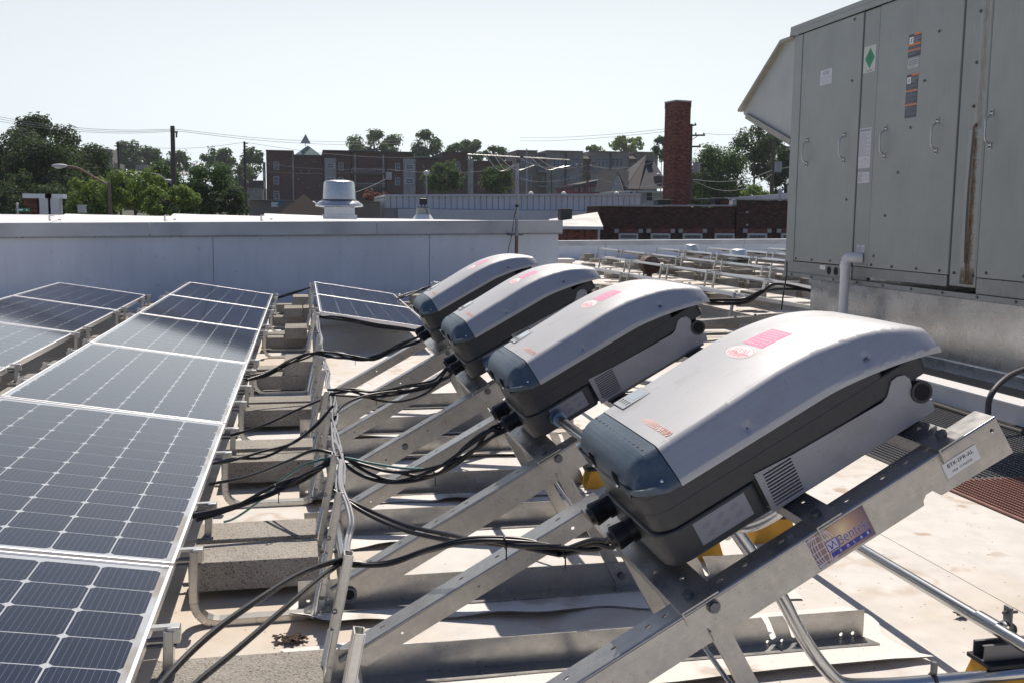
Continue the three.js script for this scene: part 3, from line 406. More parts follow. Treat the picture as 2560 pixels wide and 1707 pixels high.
const roundT = canvasTex(384, 384, (x, w, h) => { x.fillStyle = '#f3ece9'; x.fillRect(0, 0, w, h); x.strokeStyle = '#df7d8c'; x.lineWidth = 9; x.beginPath(); x.arc(192, 192, 172, 0, 7); x.stroke(); x.fillStyle = '#e08a95'; x.font = 'bold 118px sans-serif'; x.textAlign = 'center'; x.save(); x.translate(192, 178); x.rotate(-.06); x.fillText('IITAL', 0, 24, 250); x.restore(); x.fillRect(60, 222, 264, 10); x.fillRect(96, 120 - 26, 190, 9); const r = rng(4); for (let k = 0; k < 1400; k++) { const a = r() * Math.PI, d = 40 + r() * 128; x.fillRect(192 + Math.cos(a) * d, 206 + Math.abs(Math.sin(a)) * d * .85, 3 + r() * 5, 3 + r() * 4); } });
const font = await new FontLoader().loadAsync('fonts/droid/droid_sans_bold.typeface.json');
const nameG = (() => { const g = new TextGeometry('FRONIUS SYMO', { font, size: 1, depth: .02, curveSegments: 3 }); g.computeBoundingBox(); const w = g.boundingBox.max.x, h = g.boundingBox.max.y; g.scale(.165 / w, .017 / h, .01).applyMatrix4(new THREE.Matrix4().makeBasis(V(0, 0, 1), V(1, 0, 0), V(0, 1, 0))); return g.translate(.833, topN(.84) + .0012, .012); })();
function patch(u0, u1, z0, z1, lift = .0007, round = false) {        // a thin sticker that follows the curve of the cover; v runs towards the far side
  if (round) { const g = new THREE.CircleGeometry(.5, 36), p = g.attributes.position; for (let i = 0; i < p.count; i++) { const u = (u0 + u1) / 2 + p.getY(i) * (u1 - u0), z = (z0 + z1) / 2 + p.getX(i) * (z1 - z0); p.setXYZ(i, u, topN(u) + lift + .0012 * (1 - Math.abs(z) / HT), z); } g.computeVertexNormals(); return g; }
  const g = new THREE.PlaneGeometry(1, 1, 2, 6), p = g.attributes.position; for (let i = 0; i < p.count; i++) { const u = u0 + (p.getY(i) + .5) * (u1 - u0), z = z0 + (p.getX(i) + .5) * (z1 - z0); p.setXYZ(i, u, topN(u) + lift + .0012 * (1 - Math.abs(z) / HT), z); } g.computeVertexNormals(); return g;
}
const ZC = .308;   // the inverter's centre line lies this far behind the near beam
function inverter(i, label) {
  const o = thing('solar_inverter', label, 'inverter', [RX, RY, RZ[i] - ZC], 'inverters mounted on the sloping racks'); o.rotation.z = RA;
  part('cover', coverG, M.cover, o); part('nose_cap', capG, M.cap, o); part('housing', upperBodyG, M.body, o); part('connection_box', lowerBodyG, M.body, o);
  for (const s of [1, -1]) {
    part('side_plate', sidePlateG, M.sidePlate, o, [0, 0, s > 0 ? .2062 : -.2097]);
    const kn = part('knob', join(new THREE.CylinderGeometry(.0245, .0245, .012, 22).rotateX(Math.PI / 2).translate(1.3555, .0835, s * .2085)), M.body, o); part('knob_recess', new THREE.CylinderGeometry(.018, .018, .002, 20).rotateX(Math.PI / 2).translate(1.3555, .0835, s * .2150), M.slot, kn);
    for (const [u, n] of [[.979, .222], [1.272, .212]]) part('cover_screw', new THREE.SphereGeometry(.0055, 10, 8).translate(u, n, s * .2165), M.bolt, o);
    part('cap_screw', new THREE.SphereGeometry(.0045, 8, 6).translate(.772, .2235, s * .222), M.chrome, o);
    const pl = part('knockout_plate', (() => { const g = new THREE.PlaneGeometry(.126, .053); return g; })(), std([1, 1, 1], .5, 0, { map: arcsT }), o, [.851, .0765, s * .2092]); if (s < 0) pl.rotation.y = Math.PI;
  }
  for (const z of [.115, -.06]) { part('nose_slot', noseSlotG, M.slot, o, [.7085, .236, z]); part('nose_screw', new THREE.SphereGeometry(.0042, 8, 6).translate(.7045, .222, z), M.chrome, o); }
  part('cap_dimples', join(Array.from({ length: 13 }, (_, k) => new THREE.SphereGeometry(.0024, 8, 5).scale(1.5, .35, 1).translate(.778, .2806, -.165 + k * .0275))), std([.075, .095, .11], .5), o);
  const dsp = part('display', uvm(new RoundedBoxGeometry(.078, .004, .074, 2, .0018).translate(.873, .2815, -.152)), std([.42, .44, .45], .4), o);
  part('display_frame', join(span(.8335, .9125, .279, .2822, -.1905, -.1895), span(.8335, .9125, .279, .2822, -.1145, -.1135), span(.8335, .8345, .279, .2822, -.19, -.114), span(.9115, .9125, .279, .2822, -.19, -.114)), M.slot, dsp);
  part('screen', new THREE.PlaneGeometry(.034, .052).rotateX(-Math.PI / 2).translate(.885, .2838, -.152), phys([.42, .50, .53], .1, 0, { clearcoat: 1 }), dsp);
  for (let k = 0; k < 4; k++) part('key_mark', join(box(.012, .0006, .0018, .852, .2839, -.175 + k * .0155), box(.0018, .0006, .007, .858, .2839, -.1725 + k * .0155)), M.slot, dsp);
  part('warning_sticker', patch(1.146, 1.224, -.064, .038), std([1, 1, 1], .6, 0, { map: pinkT }), o).userData.label = 'faded pink sticker with pale print';
  part('round_sticker', patch(1.091, 1.141, -.078, .047, .0009, true), std([1, 1, 1], .6, 0, { map: roundT }), o).userData.label = 'round white sticker with faded pink print';
  part('name_lettering', nameG, std([.80, .46, .37], .6), o).userData.label = 'faded orange maker lettering';
  for (const [z, n, turn] of [[.03, .085, .2], [-.135, .09, 0]]) { const g = part('cable_gland', join(new THREE.CylinderGeometry(.030, .030, .018, 6).rotateZ(Math.PI / 2).translate(.698, n, z), new THREE.CylinderGeometry(.031, .027, .034, 8).rotateZ(Math.PI / 2).translate(.672, n, z), new THREE.CylinderGeometry(.020, .024, .012, 12).rotateZ(Math.PI / 2).translate(.650, n, z)), M.black, o); part('gland_nut', new THREE.TorusGeometry(.024, .005, 6, 14).rotateY(Math.PI / 2).translate(.657, n, z), M.rubber, g); }
  part('heat_sink', join(Array.from({ length: 12 }, (_, k) => span(.98, 1.36, .010, .036, -.17 + k * .031 - .0015, -.17 + k * .031 + .0015))), M.bolt, o);
  return o;
}
inverter(0, 'nearest and largest grey solar inverter with a pink sticker, right foreground'); inverter(1, 'second grey solar inverter from the camera, its side joined by a conduit'); inverter(2, 'third grey solar inverter from the camera, above crossing black cables'); inverter(3, 'farthest grey solar inverter, next to the white wall');
[0, 1, 2].forEach((i) => { // conduit nipples between neighbouring inverters
  const [x, y] = ru(.80, .072), z0 = RZ[i + 1] - ZC + .208, z1 = RZ[i] - ZC - .208, o = thing('conduit', ['metal conduit joining the nearest and second inverters', 'metal conduit joining the second and third inverters', 'metal conduit joining the third and farthest inverters'][i], 'conduit', [x, y, z0], 'conduits between inverters');
  part('pipe', rod([0, 0, 0], [.0, .0, z1 - z0], .0165, 14), M.steelPipe, o); part('coupling', join(rod([0, 0, .004], [0, 0, .016], .026, 8), rod([0, 0, .016], [0, 0, .05], .0225, 14), rod([0, 0, .05], [0, 0, .056], .024, 14)), std([.16, .24, .36], .3, .8), o); part('locknut', rod([0, 0, z1 - z0 - .03], [0, 0, z1 - z0], .024, 10), M.steelPipe, o);
});
// ---------------------------------------------------------------- cables
function glandAt(i, z = .03, n = .085) { const [x, y] = ru(.648, n); return V(x, y, RZ[i] - ZC + z); }
function bundle(label, name, n, r, pts, mat, seed, spread = 1.5, group = 'black cables to the inverters') {       // several cables that run together; each strand is a part
  const o = thing(name, label, 'cable', [0, 0, 0], group), rnd = rng(seed), P = pts.map((p) => Array.isArray(p) ? V(...p) : p.clone());
  for (let k = 0; k < n; k++) { const ph = rnd() * 6.28, ph2 = rnd() * 6.28; const Q = P.map((p, i) => { const tight = p.tight ? .75 : spread * (1 + .6 * rnd()), a = ph + i * (.7 + rnd() * .8), s = (n === 1 ? 0 : r * tight); return p.clone().add(V(Math.cos(a) * s * .8, Math.sin(a) * s, Math.cos(a + ph2) * s * .5)); }); part('cable_strand', tube(Q, r, 16 * (P.length - 1), 7), mat, o); }
  return o;
}
const tieAt = (o, p, r, axis) => { const g = new THREE.TorusGeometry(r, .0022, 6, 14); g.applyQuaternion(new THREE.Quaternion().setFromUnitVectors(V(0, 0, 1), V(...axis).normalize())); part('cable_tie', join(g, box(.003, .035, .003, .004, -r - .012, 0)), M.black, o, [p[0], p[1], p[2]]); };
const T = (x, y, z) => { const v = V(x, y, z); v.tight = true; return v; };
{ // to the nearest inverter
  const g = glandAt(0), g2 = at(860, 1396, -2.43), mid = at(1410, 1378, -2.22), low = at(1330, 1368, -2.28), o = bundle('four black cables looping from a leg top to the nearest inverter', 'cable_bundle', 4, .0062, [T(g2.x, g2.y, g2.z), at(960, 1395, -2.40), at(1060, 1368, -2.37), at(1180, 1362, -2.33), T(...low.toArray()), T(...mid.toArray()), at(1500, 1355, -2.13), T(g.x, g.y, g.z), V(g.x + .05, g.y + .03, g.z)], M.black, 3, 2.1);
  tieAt(o, mid.toArray(), .015, [1, .1, .3]); tieAt(o, at(1262, 1356, -2.30).toArray(), .015, [1, .1, .1]); tieAt(o, g2.toArray(), .017, [1, .2, .2]);
  bundle('single black cable from the second leg top sagging to the nearest inverter', 'cable_bundle', 2, .0062, [at(842, 1228, -2.99), at(900, 1262, -2.92), at(1000, 1312, -2.78), at(1130, 1345, -2.58), at(1260, 1360, -2.32), at(1400, 1375, -2.22)], M.black, 5, 1.3);
  bundle('two black cables running out of frame at the bottom left', 'cable_bundle', 1, .0072, [at(868, 1392, -2.43), at(760, 1430, -2.30), at(640, 1502, -2.12), at(520, 1590, -1.95), at(420, 1690, -1.80), at(330, 1820, -1.62)], M.black, 6, 1);
  bundle('lower black cable running out of frame beside a concrete block', 'cable_bundle', 1, .0068, [at(862, 1398, -2.43), at(800, 1445, -2.32), at(700, 1530, -2.14), at(590, 1625, -1.96), at(490, 1708, -1.82), at(420, 1775, -1.72)], M.black, 7, 1);
}
{ // to the second inverter
  const g = glandAt(1), t = at(850, 1140, -3.47), o = bundle('thick bundle of black cables swinging up to the second inverter', 'cable_bundle', 5, .006, [T(...t.toArray()), at(900, 1172, -3.45), at(980, 1192, -3.40), T(...at(1085, 1180, -3.36).toArray()), at(1170, 1125, -3.33), at(1230, 1080, -3.3), T(g.x, g.y, g.z), V(g.x + .05, g.y + .03, g.z)], M.black, 9, 2.2);
  tieAt(o, at(1085, 1181, -3.36).toArray(), .018, [1, .3, 0]); tieAt(o, t.toArray(), .02, [1, .2, 0]);
  bundle('green insulated wire lying along the black cables to the second inverter', 'ground_wire', 1, .0045, [at(560, 1312, -3.98).setY(.006), at(580, 1298, -3.93), at(640, 1258, -3.78), at(715, 1190, -3.6), at(780, 1155, -3.5), at(850, 1143, -3.46), at(930, 1158, -3.42), at(1010, 1170, -3.38), at(1075, 1172, -3.36)], M.greenWire, 10, 1, 'wires along the legs');
  const p = bundle('thick black cable bundle from the panel edge below the green wire', 'cable_bundle', 5, .006, [at(490, 1290, -3.37), at(560, 1268, -3.38), T(...at(688, 1222, -3.42).toArray()), at(760, 1190, -3.45), at(835, 1150, -3.47)], M.black, 11, 1.7); tieAt(p, at(692, 1222, -3.42).toArray(), .02, [1, .4, 0]);
  bundle('slack black cable passing low over the second block set', 'cable_bundle', 1, .0062, [at(524, 1210, -3.96), at(620, 1190, -3.8), at(720, 1152, -3.6), at(790, 1125, -3.5), at(845, 1136, -3.47)], M.black, 12, 1);
  bundle('pair of black cables curving from the third leg top to the panel edge', 'cable_bundle', 2, .006, [at(838, 1010, -4.2), at(790, 1055, -4.15), at(730, 1100, -4.1), at(650, 1140, -4.05), at(580, 1158, -4.02), at(535, 1166, -4.05)], M.black, 13, 2.0);
}
{ // to the third inverter
  const g = glandAt(2), t = at(818, 982, -4.72), o = bundle('four black cables crossing the beams to the third inverter', 'cable_bundle', 4, .0055, [T(...t.toArray()), at(880, 980, -4.70), T(...at(938, 987, -4.68).toArray()), at(1010, 975, -4.62), at(1080, 955, -4.58), T(...at(1122, 928, -4.56).toArray()), T(g.x, g.y, g.z), V(g.x + .05, g.y + .03, g.z)], M.black, 15, 2.3);
  tieAt(o, at(938, 988, -4.68).toArray(), .016, [1, .2, 0]); tieAt(o, at(1124, 927, -4.56).toArray(), .014, [1, .4, 0]);
  bundle('slack black cable loop hanging under the third inverter cables', 'cable_bundle', 1, .0055, [at(900, 985, -4.7), at(945, 1000, -4.66), at(1000, 1003, -4.62), at(1060, 985, -4.58), at(1110, 945, -4.56)], M.black, 16, 1);
  bundle('long black cable curving down from the third inverter bundle past a leg', 'cable_bundle', 1, .0058, [at(1010, 975, -4.62), at(930, 985, -4.6), at(870, 1005, -4.5), at(842, 1030, -4.35), at(830, 1060, -4.22), at(838, 1010, -4.2).add(V(0, -.05, 0))], M.black, 17, 1);
  bundle('thin black cable from the fourth leg top to the panel edge', 'cable_bundle', 1, .0058, [at(800, 1000, -4.75), at(740, 1025, -4.72), at(670, 1058, -4.68), at(605, 1080, -4.66), at(575, 1088, -4.66)], M.black, 18, 1);
}
{ // to the farthest inverter
  const g = glandAt(3), t = at(797, 884, -5.92), o = bundle('black cable bundle dipping to the farthest inverter', 'cable_bundle', 6, .0055, [T(...t.toArray()), at(840, 888, -5.9), T(...at(885, 893, -5.88).toArray()), at(935, 893, -5.85), at(990, 868, -5.82), T(g.x, g.y, g.z), V(g.x + .04, g.y + .02, g.z)], M.black, 19, 2.0);
  tieAt(o, at(886, 893, -5.88).toArray(), .016, [1, .1, 0]);
  bundle('black cable bundle from the middle panel column to a leg top', 'cable_bundle', 5, .0055, [at(612, 945, -5.72), at(660, 935, -5.8), at(720, 908, -5.88), at(765, 890, -5.92), T(...t.toArray())], M.black, 20, 2.0);
  bundle('black cable at the foot of the wall, rising to the short panel column', 'cable_bundle', 3, .008, [at(690, 748, -12.4), at(715, 738, -12.35), at(745, 727, -12.3), at(772, 720, -12.3)], M.black, 21, 1.4);
  bundle('black cable drooping under the front edge of the short panel column', 'cable_bundle', 3, .008, [at(795, 790, -8.82), at(850, 797, -8.8), at(940, 815, -8.8), at(1020, 824, -8.8), at(1060, 828, -8.8)], M.black, 22, 1.5);
  bundle('black cable behind the farthest inverter near the wall', 'cable_bundle', 3, .008, [at(995, 745, -11.9), at(1030, 732, -12), at(1060, 722, -12.1), at(1080, 718, -12.2)], M.black, 24, 1.4);
}
{ // grey wires tied along the leg tops
  const pts = [[787, 785, -9.0], [790, 815, -8.2], [797, 845, -7.4], [797, 872, -6.55], [803, 900, -5.9], [812, 930, -5.4], [818, 965, -5.0], [826, 990, -4.72], [832, 1040, -4.24], [834, 1090, -3.9], [842, 1132, -3.47], [848, 1165, -3.35], [846, 1215, -3.02]];
  const o = thing('grey_wire_bundle', 'bundle of thin grey wires tied along the tops of the metal legs', 'wire', [0, 0, 0], 'wires along the legs'), rnd = rng(31);
  for (let k = 0; k < 6; k++) { const a0 = rnd() * 6.28; part('wire_strand', tube(pts.map(([x, y, z], i) => at(x + 4, y, z).add(V(Math.cos(a0 + i * 1.3 * rnd()) * .013, Math.sin(a0 + i) * .010 - .008, 0))), .0048, 110, 6), M.greyWire, o); }
  for (const [x, y, z] of [[790, 835, -7.6], [797, 872, -6.55], [812, 930, -5.4], [826, 990, -4.72], [840, 1130, -3.5]]) tieAt(o, at(x + 4, y, z).add(V(0, -.008, 0)).toArray(), .018, [0, .3, 1]);
  const o2 = thing('grey_wire_bundle', 'two grey wires hanging in a loop below the second leg top', 'wire', [0, 0, 0], 'wires along the legs');
  for (let k = 0; k < 2; k++) part('wire_strand', tube([at(850 + k * 4, 1150, -3.4), at(852 + k * 6, 1225, -2.98), at(868 + k * 8, 1270, -2.9), at(874 + k * 9, 1310, -2.84), at(866 + k * 8, 1345, -2.8), at(864 + k * 6, 1385, -2.5)], .0058, 60, 7), M.greyWire, o2);
}
// ---------------------------------------------------------------- conduits, supports, mats, pads and debris on the roof
function support(label, x, z, tall = true) { const o = thing('conduit_support', label, 'pipe support', [x, 0, z], 'yellow conduit supports');
  part('foam_base', (() => { const g = new THREE.CylinderGeometry(.08, .11, .085, 4, 1).rotateY(Math.PI / 4).scale(1.15, 1, .7).translate(0, .0425, 0); return uvm(g.toNonIndexed()); })(), M.yellow, o); o.children[0].geometry.computeVertexNormals();
  part('rubber_pad', span(-.078, .078, .085, .097, -.047, .047, .003), M.rubber, o); part('strut_channel', join(span(-.078, .078, .097, .1, -.021, .021), span(-.078, .078, .1, .138, -.0225, -.0195), span(-.078, .078, .1, .138, .0195, .0225), span(-.078, .078, .136, .139, -.021, -.012), span(-.078, .078, .136, .139, .012, .021)), M.bolt, o);
  if (tall) { part('pipe_clamp', join(new THREE.TorusGeometry(.0185, .003, 6, 18).scale(1, 1, 5).translate(0, .170, 0), box(.008, .05, .03, .0, .205, 0, .003)), M.bolt, o); part('clamp_bolt', rod([-.016, .214, 0], [.026, .214, 0], .004, 6), M.bolt, o); }
  return o; }
support('yellow foam conduit support with a black clamp, bottom right corner', 1.745, -2.16); support('yellow foam conduit support behind the nearest rack', 1.72, -3.44); support('yellow foam conduit support half hidden below the nearest inverter', 1.36, -3.29, false); support('yellow foam conduit support under the second inverter', 1.30, -4.25, false); support('yellow conduit support standing far behind the inverters', 3.1, -8.1);
{ const o = thing('long_conduit', 'long straight metal conduit crossing the roof to the bottom right corner', 'conduit', [1.722, .17, 0]); part('pipe', rod([0, 0, -.7], [-.02, 0, -7.6], .0165, 18), M.steelPipe, o); part('coupling', rod([0, 0, -2.16], [0, 0, -2.24], .0195, 18), M.steelPipe, o); }
{ const o = thing('bent_conduit', 'metal conduit bending from the nearest inverter down to the roof', 'conduit', [0, 0, 0]); part('pipe', tube([[.93, .545, -2.11], [.978, .475, -2.11], [1.086, .329, -2.115], [1.15, .222, -2.12], [1.215, .133, -2.125], [1.27, .082, -2.13], [1.36, .066, -2.135], [1.6, .066, -2.125], [1.9, .075, -2.11], [2.3, .08, -2.1]], .0165, 90, 12), M.steelPipe, o); part('elbow', tube([[.93, .56, -2.11], [.965, .515, -2.09], [1.03, .545, -2.06], [1.07, .60, -2.04]], .026, 16, 12), M.steelPipe, o); part('strap', join(new THREE.TorusGeometry(.019, .0035, 6, 14).rotateY(Math.PI / 2).translate(1.52, .066, -2.128), box(.012, .03, .012, 1.52, .1, -2.128)), M.bolt, o); }
{ const o = thing('second_conduit', 'pair of short metal conduits on the roof under the second inverter', 'conduit', [0, 0, 0]); part('pipe', rod([1.35, .17, -3.0], [1.50, .17, -4.6], .0165, 12), M.steelPipe, o); part('pipe', rod([1.40, .17, -3.0], [1.56, .17, -4.6], .0165, 12), M.steelPipe, o); }
{ const a = V(1.9, .15, -8.6), b = V(5.2, .19, -9.9), o = thing('cable_tray', 'long galvanised cable tray crossing the roof behind the inverters', 'cable tray', [0, 0, 0]); part('tray', bar(a, b, .10, .06), M.galv, o); for (const t of [.55, .72, .8]) { const p = a.clone().lerp(b, t); part('tray_bolt', new THREE.CylinderGeometry(.012, .012, .02, 6).translate(p.x, p.y + .04, p.z + .03), M.bolt, o); } part('tray_foot', box(.14, .12, .12, 3.5, .06, -9.2), M.rubber, o); }
{ const o = thing('roof_pipe', 'thin grey pipe with straps lying on the roof behind the second inverter', 'pipe', [0, 0, 0]); part('pipe', rod([2.25, .05, -6.9], [2.75, .03, -6.2], .02, 10), M.greyWire, o); for (const t of [.3, .7]) part('strap', box(.06, .05, .06, 2.25 + .5 * t, .03, -6.9 + .7 * t), M.rubber, o); }
{ const o = thing('roof_cables', 'thin parallel black wires lying on the roof behind the second inverter', 'wire', [0, 0, 0]); for (let k = 0; k < 5; k++) part('wire_strand', tube([[2.1, .012, -6.55 + k * .09], [2.6, .012, -6.62 + k * .085], [3.2, .012, -7.0 + k * .07], [3.6, .012, -7.3 + k * .06]], .006, 24, 5), M.black, o); }
{ // walkway mats: a sheet with rows of raised cleats
  const mat = (name, label, m, x0, x1, z0, z1, dx, dz) => { const o = thing(name, label, 'rubber mat', [0, .004, 0], 'walkway mats'); part('sheet', span(x0, x1, 0, .008, z0, z1), m, o); const gs = []; for (let x = x0 + .02; x < x1 - .01; x += dx) for (let z = z1 + .02, k = 0; z < z0 - .01; z += dz, k++) gs.push([x, z]); const cl = new THREE.InstancedMesh(new THREE.BoxGeometry(dx * .42, .008, dz * .5), m, gs.length), q = new THREE.Matrix4(); gs.forEach(([x, z], i) => { q.makeRotationY(.5).setPosition(x, .011, z); cl.setMatrixAt(i, q); }); cl.name = 'cleats'; cl.userData.kind = 'stuff'; o.add(cl); };
  mat('walkway_mat', 'dark grey ribbed rubber walkway mat beside the air handler', std([.15, .15, .155], .33, 0, { map: rep(blotchT, .5) }), 2.83, 3.95, -4.06, -7.4, .034, .02); mat('walkway_mat', 'faded red rubber walkway mat at the right edge', std([.30, .16, .13], .8, 0, { map: rep(blotchT, .3) }), 2.82, 3.95, -2.1, -4.05, .028, .016);
}
{ // loose slip sheets under the rack feet, with curled or torn edges
  const sheets = [[-.06, 1.66, -2.34, -2.74, 'white slip sheet under the far foot of the nearest rack, torn at its left end'], [-.04, 1.56, -2.86, -3.22, 'white slip sheet under the near foot of the second rack'], [-.22, 1.5, -3.58, -3.93, 'white slip sheet with a lifted flap between the second leg and rack'], [.02, 1.5, -4.12, -4.46, 'white slip sheet under the near foot of the third rack'], [.05, 1.5, -4.86, -5.16, 'white slip sheet under the far foot of the third rack'], [0, 1.5, -5.38, -5.70, 'white slip sheet under the near foot of the farthest rack'], [.05, 1.95, -1.62, -2.06, 'white slip sheet with curled edge at the bottom of the frame']], r = rng(12);
  sheets.forEach(([x0, x1, z0, z1, label], i) => { const nx = 40, nz = 6, g = new THREE.PlaneGeometry(1, 1, nx, nz), p = g.attributes.position, s0 = r() * 90;
    for (let k = 0; k < p.count; k++) { const a = p.getX(k) + .5, b = p.getY(k) + .5, edge = (b < .01 || b > .99) ? (vnoise(a * 9 + s0, i, 99, 6) - .5) * .07 : 0, curl = smooth(.78, 1, 1 - b) * .018 * smooth(.35, .75, vnoise(a * 5 + s0, 3 + i, 99, 8)) + smooth(.93, 1, 1 - a) * smooth(.5, 1, 1 - b) * .035; p.setXYZ(k, x0 + a * (x1 - x0) + (a < .01 || a > .99 ? (vnoise(b * 4 + s0, 7, 99, 9) - .5) * .06 : 0), .0055 + .003 * vnoise(a * 8 + s0, b * 3, 99, 2) + curl, z0 + (z1 - z0) * b + edge); }
    g.computeVertexNormals(); const m = M.pad.clone(); m.side = THREE.DoubleSide; solo('slip_sheet', join(uvm(g), uvm(g.clone().translate(0, -.0035, 0))), m, label, 'roof sheet', null, 'slip sheets under the rack feet'); });
}
{ // wind-blown bark, leaves and rotted tar along the sheets
  const spots = [[-.05, -2.80, .05, 90], [-.03, -2.55, .025, 30], [-.08, -5.35, .03, 40], [1.95, -2.62, .025, 40], [1.3, -2.02, .2, 90], [2.5, -6.4, .08, 60]], gs = [], r = rng(55);
  for (const [x, z, s, n] of spots) for (let k = 0; k < n; k++) { const g = new THREE.TetrahedronGeometry(0.003 + r() * .007).scale(1.8, .4, .9).rotateY(r() * 6).rotateX(r() - .5); gs.push(g.translate(x + (r() + r() - 1) * s, .008 + r() * .012, z + (r() + r() - 1) * s * .55)); }
  const o = solo('leaf_litter', join(gs), std([.075, .05, .04], 1, 0), 'dark crumbs of bark and leaf litter caught along the roof sheets', 'leaf litter'); o.userData.kind = 'stuff';
}
// ---------------------------------------------------------------- rooftop air handler
{
  const X = 4.95, o = thing('air_handler', 'large grey-green rooftop air handling unit with access doors on a metal curb', 'air handler', [X, 0, -6.2]), Z = (z) => z + 6.2;
  const y0 = .775, y1 = 3.10, W = 2.3;
  part('cabinet', span(.03, W, .70, y1, Z(-9.80), Z(-1.2)), M.gap, o);
  part('end_wall', span(.03, W, .70, y1, Z(-9.815), Z(-9.802)), M.hvac, o);
  part('roof_cap', join(span(-.03, W + .05, y1, y1 + .05, Z(-9.86), Z(-1.1), .008), span(-.03, -.018, y1 - .05, y1, Z(-9.86), Z(-1.1))), M.hvac, o);
  const pane = (name, z0, z1, a = y0 + .005, b = y1 - .055, x0 = -.012, m = M.hvac) => part(name, span(x0, .03, a, b, Z(z0) + .007, Z(z1) - .007, .006), m, o);
  pane('corner_post', -9.80, -9.61, .70); const d1 = pane('access_door', -9.61, -8.48), p1 = pane('post', -8.48, -8.22, .80 - .02, y1 - .055, -.004), d2 = pane('access_door', -8.22, -7.05), p2 = pane('post', -7.05, -6.72, .70, y1 - .055, -.005), d3 = pane('access_door', -6.72, -5.2), p3 = pane('post', -5.2, -4.9), d4 = pane('access_door', -4.9, -3.2), d5 = pane('access_door', -3.2, -1.3);
  part('base_rail', join(span(-.015, .03, .65, .772, Z(-9.80), Z(-8.47)), span(-.015, .03, .69, .775, Z(-8.225), Z(-7.06)), span(-.015, .03, .66, .775, Z(-6.70), Z(-1.3)), span(-.03, .03, .62, .655, Z(-9.80), Z(-1.3)), span(-.006, .03, .66, .775, Z(-8.47), Z(-8.225))), M.hvacRail, o);
  for (const z of [-8.876, -8.746]) part('rail_hole', new THREE.CylinderGeometry(.038, .038, .004, 16).rotateZ(Math.PI / 2).translate(-.0165, .716, Z(z)), M.slot, o);
  part('curb', span(.075, W - .1, -.01, .62, Z(-9.38), Z(-1.6)), M.curb, o);
  part('curb_flashing', join(span(.045, .075, -.0, .10, Z(-9.4), Z(-1.6)), span(.055, .075, .56, .60, Z(-9.39), Z(-1.6))), M.curb, o);
  // hood on the far end
  const hoodPts = [[-9.80, 3.03], [-10.08, 3.035], [-11.07, 2.438], [-11.045, 2.385], [-10.92, 2.347], [-9.80, 1.99]];
  const hood = part('rain_hood', uvm(plate(hoodPts.map(([z, y]) => [-(Z(z)), y]), W - .15).rotateY(Math.PI / 2).translate(.03, 0, 0)), M.hvacHood, o);
  part('hood_edge', join(bar([.0, 3.045, Z(-10.08)], [.0, 2.43, Z(-11.085)], .06, .03), bar([.0, 3.045, Z(-9.8)], [.0, 3.045, Z(-10.08)], .06, .03), bar([.01, 2.36, Z(-10.93)], [.01, 1.99, Z(-9.82)], .025, .06)), std([.46, .46, .42], .5, .1, { map: rep(dirtT, .6) }), hood);
  // deep hood over the condenser end, above the frame: it throws the shade on the mats
  part('side_hood', uvm(plate([[.03, 3.09], [-1.28, 3.09], [-1.30, 2.86], [.03, 2.80]], 4.3).translate(0, 0, Z(-6.15))), M.hvacHood, o);
  // handles
  const hg = join(tube([[0, .105, 0], [-.012, .10, 0], [-.045, .075, 0], [-.05, 0, 0], [-.045, -.075, 0], [-.012, -.10, 0], [0, -.105, 0]], .0078, 30, 8), box(.008, .05, .03, -.002, .118, 0, .003), box(.008, .05, .03, -.002, -.118, 0, .003));
  for (const [z, d] of [[-9.42, d1], [-8.71, d1], [-8.03, d2], [-7.30, d2], [-6.65, d3]]) { const h = part('handle', hg, M.alu, d, [-.014, 1.866, Z(z)]); for (const s of [.128, -.128]) part('handle_screw', new THREE.SphereGeometry(.009, 8, 6).translate(-.008, s, 0), M.bolt, h); }
  const rust = std([.16, .10, .075], .8, .2), scr = new THREE.CylinderGeometry(.010, .012, .012, 8).rotateZ(Math.PI / 2);
  for (const [y, z, r] of [[3.006, -8.636], [2.461, -8.63], [2.681, -7.351], [2.32, -7.508], [1.962, -7.667], [1.601, -7.816], [1.239, -7.973], [1.385, -8.622], [.848, -8.619, 1], [.803, -9.556, 1], [.805, -9.224, 1], [.811, -8.868, 1], [.885, -8.117], [.806, -8.148, 1], [.806, -7.827, 1], [.806, -7.474, 1], [.807, -7.162, 1], [2.742, -6.858], [2.373, -6.869], [2.052, -6.868, 1], [.80, -6.98], [.79, -6.76], [.82, -6.6], [.82, -6.2], [.82, -5.8]]) part('screw', scr, r ? rust : M.bolt, o, [-.016, y, Z(z)]);
  for (let k = 0; k < 9; k++) part('rail_bolt', scr, M.bolt, o, [-.033, .637, Z(-9.6 + k * .42)]);
  // chain on the wide post, with its rust run
  const link = new THREE.TorusGeometry(.0085, .0028, 6, 10).scale(1, 1.6, 1), cz = (y) => -6.838 - .02 * Math.sin((1.887 - y) * 2.8), chain = part('chain_link', link, rust, p2, [-.022, 1.887, Z(cz(1.887))]); let y = 1.887, k = 0; while (y > .91) { y -= .0215; k++; const m = part('chain_link', link, rust, p2, [-.020, y, Z(cz(y))]); m.rotation.y = k % 2 ? Math.PI / 2 : .3; }
  part('chain_eye', new THREE.SphereGeometry(.014, 8, 6), rust, p2, [-.01, 1.91, Z(-6.83)]);
